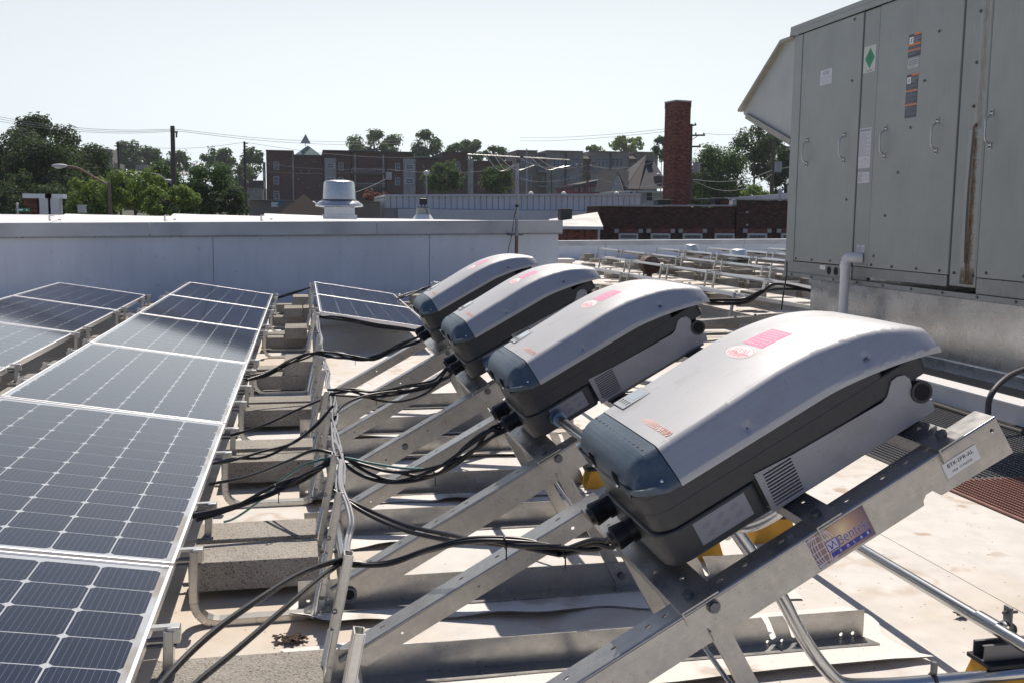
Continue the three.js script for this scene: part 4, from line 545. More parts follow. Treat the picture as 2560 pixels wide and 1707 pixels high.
  const stain = canvasTex(128, 1024, (x, w, h) => { x.fillStyle = '#a2a7a3'; x.fillRect(0, 0, w, h); const r = rng(91); for (let i = 0; i < 900; i++) { const yy = Math.pow(r(), .7) * h, xx = 64 + (r() + r() - 1) * (14 + 26 * yy / h); x.fillStyle = `rgba(${70 + r() * 40},${44 + r() * 26},${22 + r() * 14},${.06 + .16 * r()})`; x.fillRect(xx, yy, 4 + r() * 12, 6 + r() * 46); } for (let i = 0; i < 90; i++) { x.fillStyle = 'rgba(74,60,36,.5)'; x.fillRect(58 - r() * 6, i * 9 + 60, 34 + r() * 26, 2.5); } for (let i = 0; i < 240; i++) { x.fillStyle = `rgba(60,48,20,${.25 * r()})`; x.fillRect(r() * w, h - 120 + r() * 120, 3 + r() * 14, 20 + r() * 60); } });
  part('rust_run', new THREE.PlaneGeometry(.17, 1.16).rotateY(-Math.PI / 2), std([1, 1, 1], .7, .05, { map: stain }), p2, [-.0065, 1.30, Z(-6.835)]).userData.label = 'brown rust run below the chain';
  const stain2 = canvasTex(64, 512, (x, w, h) => { x.fillStyle = '#a2a7a3'; x.fillRect(0, 0, w, h); const r = rng(93); for (let i = 0; i < 700; i++) { const a = r(); x.fillStyle = `rgba(${112 + r() * 30},${106 + r() * 26},${92 + r() * 26},${.06 + .12 * r()})`; x.fillRect(32 + (r() + r() - 1) * 24, a * h, 2 + r() * 5, 8 + r() * 40); } });
  part('water_stain', new THREE.PlaneGeometry(.12, 1.15).rotateY(-Math.PI / 2), std([1, 1, 1], .7, .05, { map: stain2 }), p2, [-.0064, 2.47, Z(-6.80)]);
  // printed labels
  const lab = (name, z0, z1, a, b, t, label, par) => { part(name, new THREE.PlaneGeometry(Math.abs(z1 - z0), b - a).rotateY(-Math.PI / 2), std([1, 1, 1], .5, 0, { map: t }), par, [par === p1 ? -.0055 : -.0135, (a + b) / 2, Z((z0 + z1) / 2)]).userData.label = label; };
  const lines = (x, x0, y0, x1, n, dy, h, col, seed) => { const r = rng(seed); x.fillStyle = col; for (let k = 0; k < n; k++) { let p = x0; const end = x1 - (k % 4 === 3 ? (x1 - x0) * .4 : 0); while (p < end) { const L = 8 + r() * 26; x.fillRect(p, y0 + k * dy, Math.min(L, end - p), h); p += L + 6; } } };
  lab('notice_label', -9.22, -9.0, 2.485, 2.626, canvasTex(256, 170, (x, w, h) => { x.fillStyle = '#cfd0d4'; x.fillRect(0, 0, w, h); lines(x, 54, 18, 205, 3, 16, 7, '#55575e', 1); lines(x, 26, 74, 232, 7, 13, 5, '#9a9ba2', 2); }), 'small white printed notice', d1);
  lab('hazard_label', -8.46, -8.265, 2.50, 2.73, canvasTex(256, 300, (x, w, h) => { x.fillStyle = '#c9cbc2'; x.fillRect(0, 0, w, h); x.strokeStyle = '#8d8f88'; x.lineWidth = 2; const r = rng(6); for (let k = 0; k < 14; k++) { x.beginPath(); x.moveTo(r() * w, r() * h); x.lineTo(r() * w, r() * h); x.stroke(); } x.fillStyle = '#1f8a5f'; x.beginPath(); x.moveTo(132, 22); x.lineTo(236, 140); x.lineTo(132, 258); x.lineTo(28, 140); x.fill(); x.strokeStyle = '#10402e'; x.lineWidth = 5; x.beginPath(); x.moveTo(104, 110); x.lineTo(166, 92); x.moveTo(86, 140); x.lineTo(182, 132); x.moveTo(132, 90); x.lineTo(132, 176); x.stroke(); x.fillStyle = '#3c3e3a'; x.font = 'bold 15px sans-serif'; lines(x, 70, 270, 190, 2, 13, 6, '#55574f', 3); }), 'label with a green diamond', p1);
  const warn = (seed, bands, h0) => canvasTex(256, h0, (x, w, h) => { x.fillStyle = '#454952'; x.fillRect(0, 0, w, h); x.fillStyle = '#e9e9e9'; x.fillRect(14, 34, 84, h > 500 ? 84 : 92); x.strokeStyle = '#20242a'; x.lineWidth = 9; x.beginPath(); x.moveTo(34, 108); x.lineTo(52, 74); x.lineTo(74, 96); x.moveTo(52, 74); x.lineTo(78, 52); x.moveTo(40, 62); x.lineTo(58, 56); x.stroke(); for (const b of bands) { x.fillStyle = '#e07a32'; x.fillRect(b === 0 ? 104 : 0, b * h, w, h > 500 ? 24 : 22); } lines(x, 108, 40, 244, 5, 16, 6, '#a9adb5', seed); lines(x, 14, h > 500 ? 132 : 140, 244, Math.floor((h - 150) / 15), 15, 5, '#8b9099', seed + 1); });
  lab('warning_label', -7.762, -7.588, 2.534, 2.72, warn(11, [0, .42, .66], 280), 'upper dark warning label with orange bands', d2);
  lab('notice_label', -7.755, -7.612, 2.447, 2.518, canvasTex(256, 128, (x, w, h) => { x.fillStyle = '#c4c5c6'; x.fillRect(0, 0, w, h); lines(x, 14, 14, 240, 3, 26, 14, '#4e5056', 21); lines(x, 20, 90, 200, 2, 15, 7, '#6c6e74', 22); }), 'small white caution label', d2);
  lab('warning_label', -7.762, -7.60, 2.044, 2.396, warn(15, [0, .36, .68], 560), 'long dark warning label with orange bands', d2);
  lab('instruction_label', -8.468, -8.27, 1.661, 2.015, canvasTex(300, 540, (x, w, h) => { x.fillStyle = '#c9cacf'; x.fillRect(0, 0, w, h); x.fillStyle = '#232428'; x.font = 'bold 46px sans-serif'; x.textAlign = 'center'; x.fillText('IMPORTANT!', w / 2, 48, 270); lines(x, 18, 66, 282, 22, 14.5, 6, '#7e8088', 31); x.strokeStyle = '#8b8d94'; x.lineWidth = 4; x.beginPath(); x.moveTo(60, 470); x.lineTo(150, 400); x.lineTo(240, 440); x.lineTo(190, 510); x.lineTo(90, 520); x.lineTo(110, 450); x.moveTo(150, 400); x.lineTo(160, 480); x.stroke(); }), 'tall white instruction sheet headed IMPORTANT!', p1);
  lab('diagram_label', -8.464, -8.268, 1.53, 1.626, canvasTex(256, 130, (x, w, h) => { x.fillStyle = '#c7c8cc'; x.fillRect(0, 0, w, h); lines(x, 12, 18, 120, 6, 17, 7, '#6c6e76', 41); x.strokeStyle = '#7d7f86'; x.lineWidth = 4; x.strokeRect(140, 30, 90, 60); x.beginPath(); x.moveTo(150, 40); x.lineTo(215, 80); x.stroke(); }), 'small white wiring label', p1);
  lab('notice_label', -8.42, -8.285, .909, .975, canvasTex(160, 80, (x, w, h) => { x.fillStyle = '#c3c4c8'; x.fillRect(0, 0, w, h); lines(x, 50, 8, 110, 1, 10, 8, '#54565c', 51); lines(x, 10, 26, 150, 4, 12, 5, '#7c7e84', 52); }), 'small white label above the drain pipe', p1);
  part('rail_tag', new THREE.PlaneGeometry(.105, .042).rotateY(-Math.PI / 2), std([.72, .72, .73], .5), o, [-.0165, .74, Z(-9.0)]);
  // condensate pipe with an elbow
  const pv = part('drain_pipe', join(tube([[0, .86, Z(-8.33)], [-.05, .86, Z(-8.35)], [-.10, .855, Z(-8.385)], [-.12, .82, Z(-8.40)]], .047, 14, 14), rod([-.12, .83, Z(-8.40)], [-.12, .02, Z(-8.40)], .042, 16)), M.pvc, o); part('pipe_collar', rod([-.12, .765, Z(-8.40)], [-.12, .80, Z(-8.40)], .049, 16), M.pvc, pv);
}
{ const o = thing('trunking', 'long white trunking on the roof in the shade of the air handler', 'trunking', [4.1, 0, -5]); part('channel', span(-.06, .075, .03, .14, -3.4, 3, .004), M.whiteMetal, o); part('lid', span(-.075, .09, .14, .155, -3.4, 3, .003), M.pvc, o); for (let k = 0; k < 4; k++) part('lid_clip', box(.03, .02, .03, .06, .163, -2.6 + k * 1.3), M.rubber, o); for (let k = 0; k < 4; k++) part('foot', box(.2, .03, .1, 0, .015, -3 + k * 1.5), M.rubber, o); }
{ const o = thing('timber_sleeper', 'weathered timber running along the foot of the air handler curb', 'timber', [4.6, 0, -5]); part('board', span(-.1, .1, 0, .085, -4, 3, .006), std([.24, .22, .19], .9, 0, { map: rep(dirtT, .7) }), o); }
solo('black_hose', tube([[4.02, .02, -8.2], [3.98, .02, -7], [4.0, .02, -6], [3.96, .02, -5], [3.98, .02, -4]], .018, 40, 8), M.rubber, 'black rubber hose lying along the walkway mat', 'hose');
solo('power_cable', tube([at(2478, 1010, -4.9).setY(.0), at(2473, 1005, -4.95), at(2480, 985, -4.95), at(2510, 950, -5.0), at(2560, 924, -5.1), at(2680, 900, -5.3), at(2850, 940, -5.5)], .017, 60, 10), std([.075, .07, .08], .55), 'thick grey power cable arching up at the right edge', 'cable');
solo('hanging_wire', tube([at(1968, 655, -9.2), at(1967, 690, -9.3), at(1960, 730, -9.2), at(1955, 775, -9.1)], .008, 16, 5), M.black, 'thin black wire hanging from the near corner of the air handler', 'wire');
bundle('thick black cable sagging from the panel end to the air handler', 'cable_bundle', 2, .017, [at(1650, 745, -9.9), at(1760, 752, -9.8), at(1862, 752, -9.75), at(1900, 735, -9.7), at(1935, 718, -9.8), at(1990, 722, -9.9), at(2060, 735, -9.8)], M.black, 61, 1.1, 'cables behind the inverters');
// ---------------------------------------------------------------- the town behind
const brickT = (c1, c2, mortar, s) => tex(512, 512, (u, v, i, j) => { const rows = 32, r = Math.floor(v * rows), bu = u * 10 + (r % 2) * .5, b = Math.floor(bu), fu = bu - b, fv = v * rows - r, m = fu < .05 || fv < .14, h = hash(b % 10, r, s), h2 = hash(b % 10, r, s + 1); let c = mixc(c1, c2, h); c = c.map((x) => x * (.75 + .5 * h2) * (.92 + .16 * hash(i, j, s + 2))); return m ? mixc(c, mortar, .55) : c; });
const B = {
  dark: std([1, 1, 1], .95, 0, { map: rep(brickT([.36, .21, .17], [.24, .14, .115], [.38, .31, .27], 301), 2.4) }),
  red: std([1, 1, 1], .95, 0, { map: rep(brickT([.56, .33, .27], [.44, .25, .20], [.52, .43, .38], 305), 2.4) }),
  orange: std([1, 1, 1], .95, 0, { map: rep(brickT([.60, .34, .25], [.48, .25, .18], [.6, .52, .45], 309), 2.4) }),
  apt: std([1, 1, 1], .95, 0, { map: rep(brickT([.40, .28, .26], [.34, .235, .22], [.41, .33, .31], 313), 2.4) }),
  pale: std([.34, .315, .295], .9, 0, { map: rep(blotchT, 6) }), tan: std([.30, .26, .225], .9, 0, { map: rep(blotchT, 6) }), bay: std([.40, .385, .36], .9, 0, { map: rep(blotchT, 4) }),
  greenTrim: std([.035, .065, .055], .6), greenRoof: std([.20, .28, .25], .95, 0, { map: rep(paintT, 4) }), glass: phys([.05, .065, .075], .08, 0, { clearcoat: 1 }), frame: std([.62, .63, .62], .6), lintel: std([.5, .48, .45], .9),
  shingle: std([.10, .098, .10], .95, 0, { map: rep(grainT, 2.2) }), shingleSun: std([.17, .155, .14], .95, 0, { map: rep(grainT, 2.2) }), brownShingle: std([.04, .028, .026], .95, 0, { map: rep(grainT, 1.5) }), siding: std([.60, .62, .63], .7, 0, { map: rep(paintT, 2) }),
  clad: std([.84, .855, .86], .6, 0, { map: rep(paintT, 3) }), wood: std([.20, .17, .145], .95, 0, { map: rep(dirtT, 1.2) }), darkWood: std([.075, .065, .055], .95), grey: std([.42, .43, .44], .6), maroon: std([.24, .045, .06], .8), dish: std([.6, .6, .6], .5),
};
const Kp = (x, y) => [640 + x * .36565, 330 + y * .36565], Jp = (x, y) => [1300 + x * .32313, 230 + y * .32313], Lp = (x, y) => [x * .36565, 250 + y * .36565];
function rectAt(P, a, b, z) { const p = at(...P(...a), z), q = at(...P(...b), z); return { x0: p.x, x1: q.x, y0: Math.min(p.y, q.y), y1: Math.max(p.y, q.y) }; }
function wallBox(o, name, P, a, b, z, depth, m, foot) { const r = rectAt(P, a, b, z); return part(name, span(r.x0, r.x1, foot ?? r.y0, r.y1, 0, -depth), m, o); }
function win(o, P, a, b, z, panes = 2) { const r = rectAt(P, a, b, z), w = r.x1 - r.x0, h = r.y1 - r.y0, t = Math.min(.16, w * .09), f = part('window', join(span(r.x0, r.x1, r.y1 - t, r.y1, 0, .12), span(r.x0, r.x1, r.y0, r.y0 + t, 0, .12), span(r.x0, r.x0 + t, r.y0 + t, r.y1 - t, 0, .12), span(r.x1 - t, r.x1, r.y0 + t, r.y1 - t, 0, .12), span(r.x0 + t, r.x1 - t, r.y0 + h / 2 - t / 3, r.y0 + h / 2 + t / 3, 0, .1)), B.frame, o); for (let k = 0; k < panes; k++) part('pane', span(r.x0 + t + (w - 2 * t) * k / panes + .03, r.x0 + t + (w - 2 * t) * (k + 1) / panes - .03, r.y0 + t, r.y1 - t, .02, .06), B.glass, f); return f; }
{ // brown brick apartment block with a green pyramid roof
  const z = -205, o = thing('apartment_building', 'dark brown brick apartment block with a green pyramid roof and sailing boat vane', 'building', [0, 0, z]), gy = at(900, 520, z).y - 1;
  for (const [a, b, d] of [[[66, 127], [252, 520], 22], [[252, 160], [458, 520], 24], [[458, 134], [650, 520], 22], [[650, 134], [898, 520], 17], [[898, 134], [1075, 520], 22], [[1075, 172], [1276, 520], 20], [[1276, 140], [1445, 520], 22], [[1480, 200], [1735, 520], 14]]) wallBox(o, 'brick_wall', Kp, a, b, z + (d - 22) * .25, d, B.apt, gy);
  for (const [a, b] of [[[458, 131], [1075, 138]], [[66, 124], [252, 130]], [[1276, 137], [1445, 144]], [[252, 156], [458, 170]], [[1075, 168], [1276, 184]], [[1460, 196], [1740, 208]]]) { const r = rectAt(Kp, a, b, z); part('roof_edge', span(r.x0 - .1, r.x1 + .1, r.y0, r.y1, .9, -14), B.greenTrim, o); }
  for (const [a, b] of [[[466, 181], [548, 520]], [[1003, 184], [1086, 520]], [[44, 208], [66, 520]], [[1445, 190], [1480, 520]]]) { const r = rectAt(Kp, a, b, z); part('pale_bay', span(r.x0, r.x1, gy, r.y1, 1.0, -2), B.bay, o); }
  const ap = at(...Kp(335, 75), z), l = at(...Kp(248, 158), z), r = at(...Kp(462, 158), z), roof = part('pyramid_roof', (() => { const g = new THREE.ConeGeometry(1, 1, 4, 1).rotateY(Math.PI / 4).toNonIndexed(); g.computeVertexNormals(); const k = (r.x - l.x) / 1.414; return uvm(g.scale(k, ap.y - l.y, k).translate((l.x + r.x) / 2, (ap.y + l.y) / 2, -7)); })(), B.greenRoof, o);
  const bt = at(...Kp(335, 45), z); part('boat_vane', join(plate([[bt.x - 1, bt.y - .5], [bt.x + 1.1, bt.y - .5], [bt.x + .1, bt.y + 1.4]], .2).translate(0, 0, -7), rod([bt.x, ap.y - .2, -7], [bt.x, bt.y, -7], .08, 6)), B.grey, roof);
  for (const [x, w, ys, p] of [[118, 38, [205, 305, 405], 1], [562, 34, [210, 310], 1], [950, 34, [215, 312], 1], [1362, 34, [218, 315], 1], [50, 13, [212, 312, 412], 1], [478, 58, [212, 312], 2], [1015, 60, [220, 318], 2], [706, 58, [225, 322], 2], [784, 58, [225, 322], 2], [130, 30, [420], 1], [478, 58, [415], 2], [710, 50, [420], 2]]) for (const y of ys) { const f = win(o, Kp, [x, y], [x + w, y + (w > 50 && x > 690 && x < 800 ? 62 : w > 50 ? 40 : 54)], z, p); f.position.z = (x > 460 && x < 550) || (x > 1003 && x < 1090) || x < 60 ? 1.02 : x > 690 && x < 850 ? -1.2 : .02; }
  for (const y of [252, 350]) { const rr = rectAt(Kp, [650, y], [896, y + 45], z), bal = part('balcony', span(rr.x0, rr.x1, rr.y0, rr.y0 + .35, -1.2, 1.4), B.greenTrim, o); part('railing', join(span(rr.x0, rr.x1, rr.y1 - .1, rr.y1, 1.3, 1.4), ...Array.from({ length: 22 }, (_, k) => { const x = rr.x0 + (rr.x1 - rr.x0) * k / 21; return span(x - .03, x + .03, rr.y0 + .3, rr.y1, 1.32, 1.38); })), B.grey, bal); }
  for (const x of [252, 676, 868]) { const p = at(...Kp(x, 300), z); part('downpipe', span(p.x - .14, p.x + .14, gy, at(...Kp(x, 150), z).y, .3, .55), B.bay, o); }
  const rr = rng(14); for (let k = 0; k < 16; k++) { const x = k < 11 ? 270 + rr() * 170 : 1100 + rr() * 150, y = 200 + rr() * 190, q = rectAt(Kp, [x, y], [x + 11, y + 5], z); part('pale_brick', span(q.x0, q.x1, q.y0, q.y1, 0, .56 + .06), B.bay, o); }
}
{ // pale apartment block
  const z = -215, o = thing('apartment_building', 'pale stone apartment block with arched top windows and cornices', 'building', [0, 0, z]), gy = at(1450, 520, z).y - 1;
  for (const [a, b, d, m] of [[[-28, 455], [130, 830], 12, B.tan], [[130, 472], [206, 830], 10, B.tan], [[206, 456], [484, 830], 13, B.pale], [[484, 490], [550, 830], 9, B.pale], [[550, 461], [838, 830], 13, B.pale], [[838, 480], [905, 830], 9, B.tan], [[905, 467], [1060, 830], 12, B.tan]]) { const w = wallBox(o, 'stone_wall', Jp, a, b, z + (d - 13) * .4, d, m, gy); w.position.z = (d - 13) * .45; }
  for (const [a, b] of [[[-28, 450], [134, 459]], [[200, 452], [490, 461]], [[544, 457], [844, 466]], [[900, 463], [1064, 470]]]) { const r = rectAt(Jp, a, b, z); part('cornice', span(r.x0, r.x1, r.y0, r.y1, .8, -10), B.bay, o); }
  for (const [x0, x1] of [[130, 206], [484, 550], [838, 905]]) { const a = at(...Jp(x0, 492), z), b = at(...Jp(x1, 520), z); part('awning', (() => { const g = new THREE.BufferGeometry(); g.setFromPoints([V(a.x, b.y, 1), V(b.x, b.y, 1), V(b.x, a.y, -1.6), V(a.x, b.y, 1), V(b.x, a.y, -1.6), V(a.x, a.y, -1.6)]); g.computeVertexNormals(); return uvm(g); })(), B.shingle, o); for (const y of [575, 690]) { const r = rectAt(Jp, [x0, y], [x1, y + 36], z), bal = part('balcony', span(r.x0, r.x1, r.y0 - .3, r.y0, -1.8, 1.2), B.bay, o); part('railing', join(span(r.x0, r.x1, r.y1 - .1, r.y1, 1.1, 1.2), ...Array.from({ length: 12 }, (_, k) => { const x = r.x0 + (r.x1 - r.x0) * k / 11; return span(x - .03, x + .03, r.y0, r.y1, 1.12, 1.18); })), B.greenTrim, bal); } }
  for (const [x0, n, dx, y, w, h] of [[256, 4, 29, 528, 22, 50], [372, 3, 29, 528, 22, 50], [600, 3, 30, 532, 22, 50], [712, 3, 30, 532, 22, 50], [310, 2, 54, 645, 24, 45], [425, 1, 30, 645, 24, 45], [598, 1, 30, 648, 24, 44], [656, 1, 30, 648, 24, 40], [6, 2, 54, 642, 28, 52], [6, 2, 56, 530, 26, 44], [150, 1, 30, 545, 20, 55], [170, 1, 30, 655, 18, 55], [862, 1, 30, 548, 20, 55], [310, 1, 30, 755, 24, 40], [930, 1, 1, 535, 20, 40]]) for (let k = 0; k < n; k++) { const f = win(o, Jp, [x0 + k * dx, y], [x0 + k * dx + w, y + h], z, 1); if (h === 50) { const r = rectAt(Jp, [x0 + k * dx, y - 8], [x0 + k * dx + w, y], z); part('arch', new THREE.CylinderGeometry((r.x1 - r.x0) / 2, (r.x1 - r.x0) / 2, .12, 14, 1, false, Math.PI / 2 * 0, Math.PI).rotateX(Math.PI / 2).rotateZ(Math.PI / 2).translate((r.x0 + r.x1) / 2, r.y0, .06), B.glass, f); } }
  for (const x of [351, 698]) { const p = at(...Jp(x, 600), z), t = at(...Jp(x, 470), z); part('downpipe', span(p.x - .16, p.x + .16, gy, t.y, .2, .5), B.greenTrim, o); }
}
{ const z = -150, o = thing('red_building', 'low maroon painted building with a dark roof before the pale apartments', 'building', [0, 0, z]); wallBox(o, 'wall', Jp, [415, 715], [700, 860], z, 10, B.maroon); const a = at(...Jp(400, 745), z), b = at(...Jp(700, 690), z); part('roof', uvm(plate([[a.x, a.y], [b.x, b.y], [b.x, b.y + .5], [a.x, a.y + .4]], 11).translate(0, 0, -10.5)), B.shingle, o); for (const x of [425, 470, 520, 555, 590, 640]) win(o, Jp, [x, 735], [x + 18, 772], z, 1); }
{ // house with a steep dark roof
  const z = -120, o = thing('house', 'white house with a steep dark shingle roof and a white gable wing', 'house', [0, 0, z]), P = (x, y, d = 0) => { const p = at(...Jp(x, y), z); return V(p.x, p.y, d); }, tri = (...q) => { const g = new THREE.BufferGeometry(); const pts = []; for (let i = 1; i + 1 < q.length; i++) pts.push(q[0], q[i], q[i + 1]); g.setFromPoints(pts); g.computeVertexNormals(); return uvm(g); };
  part('wall', span(P(800, 0).x, P(1145, 0).x, P(0, 900).y, P(0, 752).y, 0, -9), B.siding, o);
  part('main_roof', join(tri(P(795, 757, .7), P(1150, 748, .7), P(1135, 520, -4.5), P(1075, 468, -4.5)), tri(P(795, 757, .7), P(1075, 468, -4.5), P(795, 757, -9.7)), tri(P(1150, 748, -9.7), P(795, 757, -9.7), P(1075, 468, -4.5), P(1135, 520, -4.5))), B.shingle, o);
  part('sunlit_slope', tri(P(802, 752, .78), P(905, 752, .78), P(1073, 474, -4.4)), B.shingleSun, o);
  part('gable_wall', uvm(plate([[668, 768], [765, 768], [712, 615]].map(([x, y]) => [P(x, y).x, P(x, y).y]), .2)), B.siding, o, [0, 0, 1.6]);
  part('wing_wall', span(P(695, 0).x, P(905, 0).x, P(0, 900).y, P(0, 768).y, 1.5, -6), B.siding, o); part('wing_roof', join(tri(P(712, 606, 2), P(890, 606, -2.2), P(800, 760, 2.0 - .5), P(768, 770, 2)), tri(P(712, 606, 2), P(664, 770, 2), P(664, 770, -5), P(712, 606, -5))), B.shingle, o);
  part('eave', span(P(760, 0).x, P(1150, 0).x, P(0, 765).y, P(0, 752).y, .8, .6), B.frame, o);
  win(o, Jp, [972, 772], [1026, 848], z, 1).position.z = .05; win(o, Jp, [818, 772], [842, 800], z, 1).position.z = 1.55; win(o, Jp, [862, 770], [880, 800], z, 1).position.z = 1.55;
  const c = P(1090, 700, -1); part('vent_stack', rod([c.x, c.y - .3, c.z], [c.x, P(0, 630).y, c.z], .55, 10), B.wood, o); part('vent_cap', new THREE.SphereGeometry(.28, 10, 8).translate(c.x, P(0, 622).y, c.z), B.dish, o); part('roof_vent', box(.7, .5, .8, P(1092, 0).x, P(0, 515).y, -3.6), B.darkWood, o);
}
{ // tall brick chimney
  const z = -70, o = thing('brick_chimney', 'tall square red brick chimney stack rising above the roofs', 'chimney', [0, 0, z]), a = at(...Jp(1140, 80), z), b = at(...Jp(1285, 860), z), c = at(...Jp(1298, 68), z), w = c.x - a.x; o.position.x = (a.x + b.x) / 2; o.rotation.y = .20; const h = a.y + 6;
  part('stack', uvm(new THREE.BoxGeometry(w * .81, h, w * .95).translate(0, h / 2 - 6, 0)), B.red, o); part('cap', box(w * .86, .10, w, 0, a.y + .05, 0), B.lintel, o); part('top_course', box(w * .835, .4, w * .975, 0, a.y - .2, 0), B.red, o);
}
{ // long dark brick building
  const z = -63, o = thing('brick_building', 'long dark red brick building with pale lintel blocks behind the parapet', 'building', [0, 0, z]), low = -6;
  wallBox(o, 'wall', Jp, [617, 884], [1668, 1200], z, 3, B.dark, low); wallBox(o, 'wall', Jp, [1668, 838], [2700, 1200], z, 2.9, B.dark, low);
  const cop = (x0, x1, y) => { const r = rectAt(Jp, [x0, y], [x1, y + 13], z); part('coping', span(r.x0, r.x1, r.y0, r.y1, .12, -.5), B.lintel, o); };
  for (let k = 0; k < 6; k++) cop(612 + k * 176, 612 + (k + 1) * 176 - 3, 873); cop(1662, 1950, 826); cop(1952, 2300, 826); { const r = rectAt(Jp, [1645, 838], [1672, 884], z); part('coping', span(r.x0, r.x0 + .25, r.y0, r.y1, .12, -.5), B.lintel, o); }
  for (const x of [762, 1010, 1258, 1506, 1758, 2020]) { win(o, Jp, [x, 1094], [x + 148, 1180], z, 3); const r = rectAt(Jp, [x - 8, 1062], [x + 156, 1092], z); part('soldier_course', span(r.x0, r.x1, r.y0, r.y1, 0, .06), B.red, o); for (const q of [x - 31, x + 156]) { if (q > 1420 && q < 1720) continue; const s = rectAt(Jp, [q, 1060], [q + 30, 1091], z); part('lintel_block', span(s.x0, s.x1, s.y0, s.y1, 0, .09), B.lintel, o); } }
  for (const y of [925, 1022]) { const s = rectAt(Jp, [1750, y], [1766, y + 13], z); part('pale_brick', span(s.x0, s.x1, s.y0, s.y1, 0, .07), B.lintel, o); }
  const rr = rectAt(Jp, [1700, 790], [2120, 830], z); part('white_roof', uvm(plate([[rr.x0, rr.y0 + .1], [rr.x1 + 6, rr.y0 + .1], [rr.x1 + 6, rr.y1 + .5], [rr.x1, rr.y1]], .3).translate(0, 0, -9)), M.whiteMetal, o); part('roof_sheet', span(rectAt(Jp, [617, 884], [700, 900], z).x0 + .5, rr.x1, 1.0, 1.3, -.5, -2.8), M.whiteMetal, o);
}
{ // lower brick wing with a white roof
  const z = -56, o = thing('brick_wing', 'low orange brick wing with red shutters and a pale sloping roof', 'building', [0, 0, z]), r = rectAt(Jp, [225, 1045], [612, 1200], z); part('wall', span(r.x0, r.x1, -6, r.y1, 0, -6.5), B.orange, o); const t = at(...Jp(600, 930), z - 6.4), u = at(...Jp(225, 985), z - 6.4);
  part('roof', (() => { const g = new THREE.BufferGeometry(); const P = [V(r.x0, r.y1 + .05, .4), V(r.x1 + .1, r.y1 + .05, .4), V(t.x, t.y, -6.4), V(u.x, u.y, -6.4)]; g.setFromPoints([P[0], P[1], P[2], P[0], P[2], P[3]]); g.computeVertexNormals(); return uvm(g); })(), std([.66, .65, .61], .7, 0, { map: rep(blotchT, 4) }), o); part('gutter', span(r.x0, r.x1 + .1, r.y1 - .12, r.y1 + .05, .3, .45), M.whiteMetal, o); part('downpipe', span(r.x1 - .14, r.x1 - .02, -6, r.y1, .1, .22), M.whiteMetal, o);
  for (const x of [312, 370, 460, 508, 570]) { const s = rectAt(Jp, [x, 1075], [x + 30, 1180], z); part('shutter', span(s.x0, s.x1, s.y0, s.y1, 0, .06), std([.28, .09, .07], .8), o); }
}
function condenser(label, P, a, b, z) { const r = rectAt(P, a, b, z), w = r.x1 - r.x0, h = r.y1 - r.y0, o = thing('condenser_unit', label, 'air conditioner', [(r.x0 + r.x1) / 2, r.y0, z], 'rooftop condensers'); part('case', box(w, h, w, 0, h / 2, 0, .03), std([.035, .04, .042], .55, .2), o); part('top_grille', lathe([[w * .18, h + .01], [w * .42, h + .01], [w * .42, h + .04], [w * .18, h + .04]], 16), M.bolt, o); for (let k = 0; k < 7; k++) part('louvre', box(w * .9, h * .03, .02, 0, h * (.12 + k * .115), w / 2 + .008), std([.022, .025, .026], .5), o); part('feet', join(box(w * .2, .1, w * .2, -w * .35, -.04, 0), box(w * .2, .1, w * .2, w * .35, -.04, 0)), B.lintel, o); return o; }
condenser('black condenser unit on the pale roof of the brick wing', Jp, [304, 903], [393, 990], -60); condenser('dark condenser on the brick building in front of the chimney', Jp, [1052, 833], [1152, 875], -66); condenser('dark condenser on the brick building in front of the trees', Jp, [1488, 822], [1588, 872], -66);
{ // ribbed metal building: every cladding sheet its own piece
  const z = -80, o = thing('metal_building', 'long pale ribbed metal clad building behind the white roof', 'building', [0, 0, z]), P0 = at(961, 490, z), P1 = at(1602, 487, z), ny = at(1280, 524, z).y; const n = 44, w = (P1.x - P0.x) / n;
  for (let k = 0; k < n; k++) { const x = P0.x + k * w, y = P0.y + (P1.y - P0.y) * k / n; part('cladding_sheet', span(x + .025, x + w - .025, ny, y, 0, -.1 - .02 * (k % 2)), B.clad, o); }
  part('backing', span(P0.x, P1.x, -6, P0.y - .12, -.12, -12), B.grey, o); part('lower_wall', span(P0.x + 1, P1.x, -6, ny - .05, .5, -.12), B.clad, o); part('roof_trim', plate([[P0.x, P0.y - .05], [P1.x, P1.y - .05], [P1.x, P1.y + .1], [P0.x, P0.y + .1]], 12).translate(0, 0, -11.8), M.whiteMetal, o);
  for (const x of [1341, 1425, 1560]) { const p = at(x, 484, z); part('roof_vent', new THREE.SphereGeometry(.22, 10, 8).translate(p.x, p.y, -2), B.dish, o); }
}
{ // dark pyramid roof and the tan shop behind it
  const z = -48, o = thing('pavilion_roof', 'dark brown pyramid roof peeking over the upper white roof', 'roof', [0, 0, z]), a = at(...Lp(2075, 640), z), l = at(...Lp(1915, 768), z), r = at(...Lp(2240, 768), z), k = (r.x - l.x) / 1.414 * 1.25; part('roof', (() => { const g = new THREE.ConeGeometry(1, 1, 4, 6).rotateY(Math.PI / 4).toNonIndexed(); g.computeVertexNormals(); return uvm(g.scale(k, (a.y - l.y) * 1.25, k).translate(a.x, a.y - (a.y - l.y) * .625, -2)); })(), B.brownShingle, o); part('eave', box(k * 1.42, .15, k * 1.42, a.x, a.y - (a.y - l.y) * 1.25, -2), B.darkWood, o); part('wall', box(k * 1.2, 8, k * 1.2, a.x, a.y - (a.y - l.y) * 1.25 - 4, -2), B.tan, o);
}
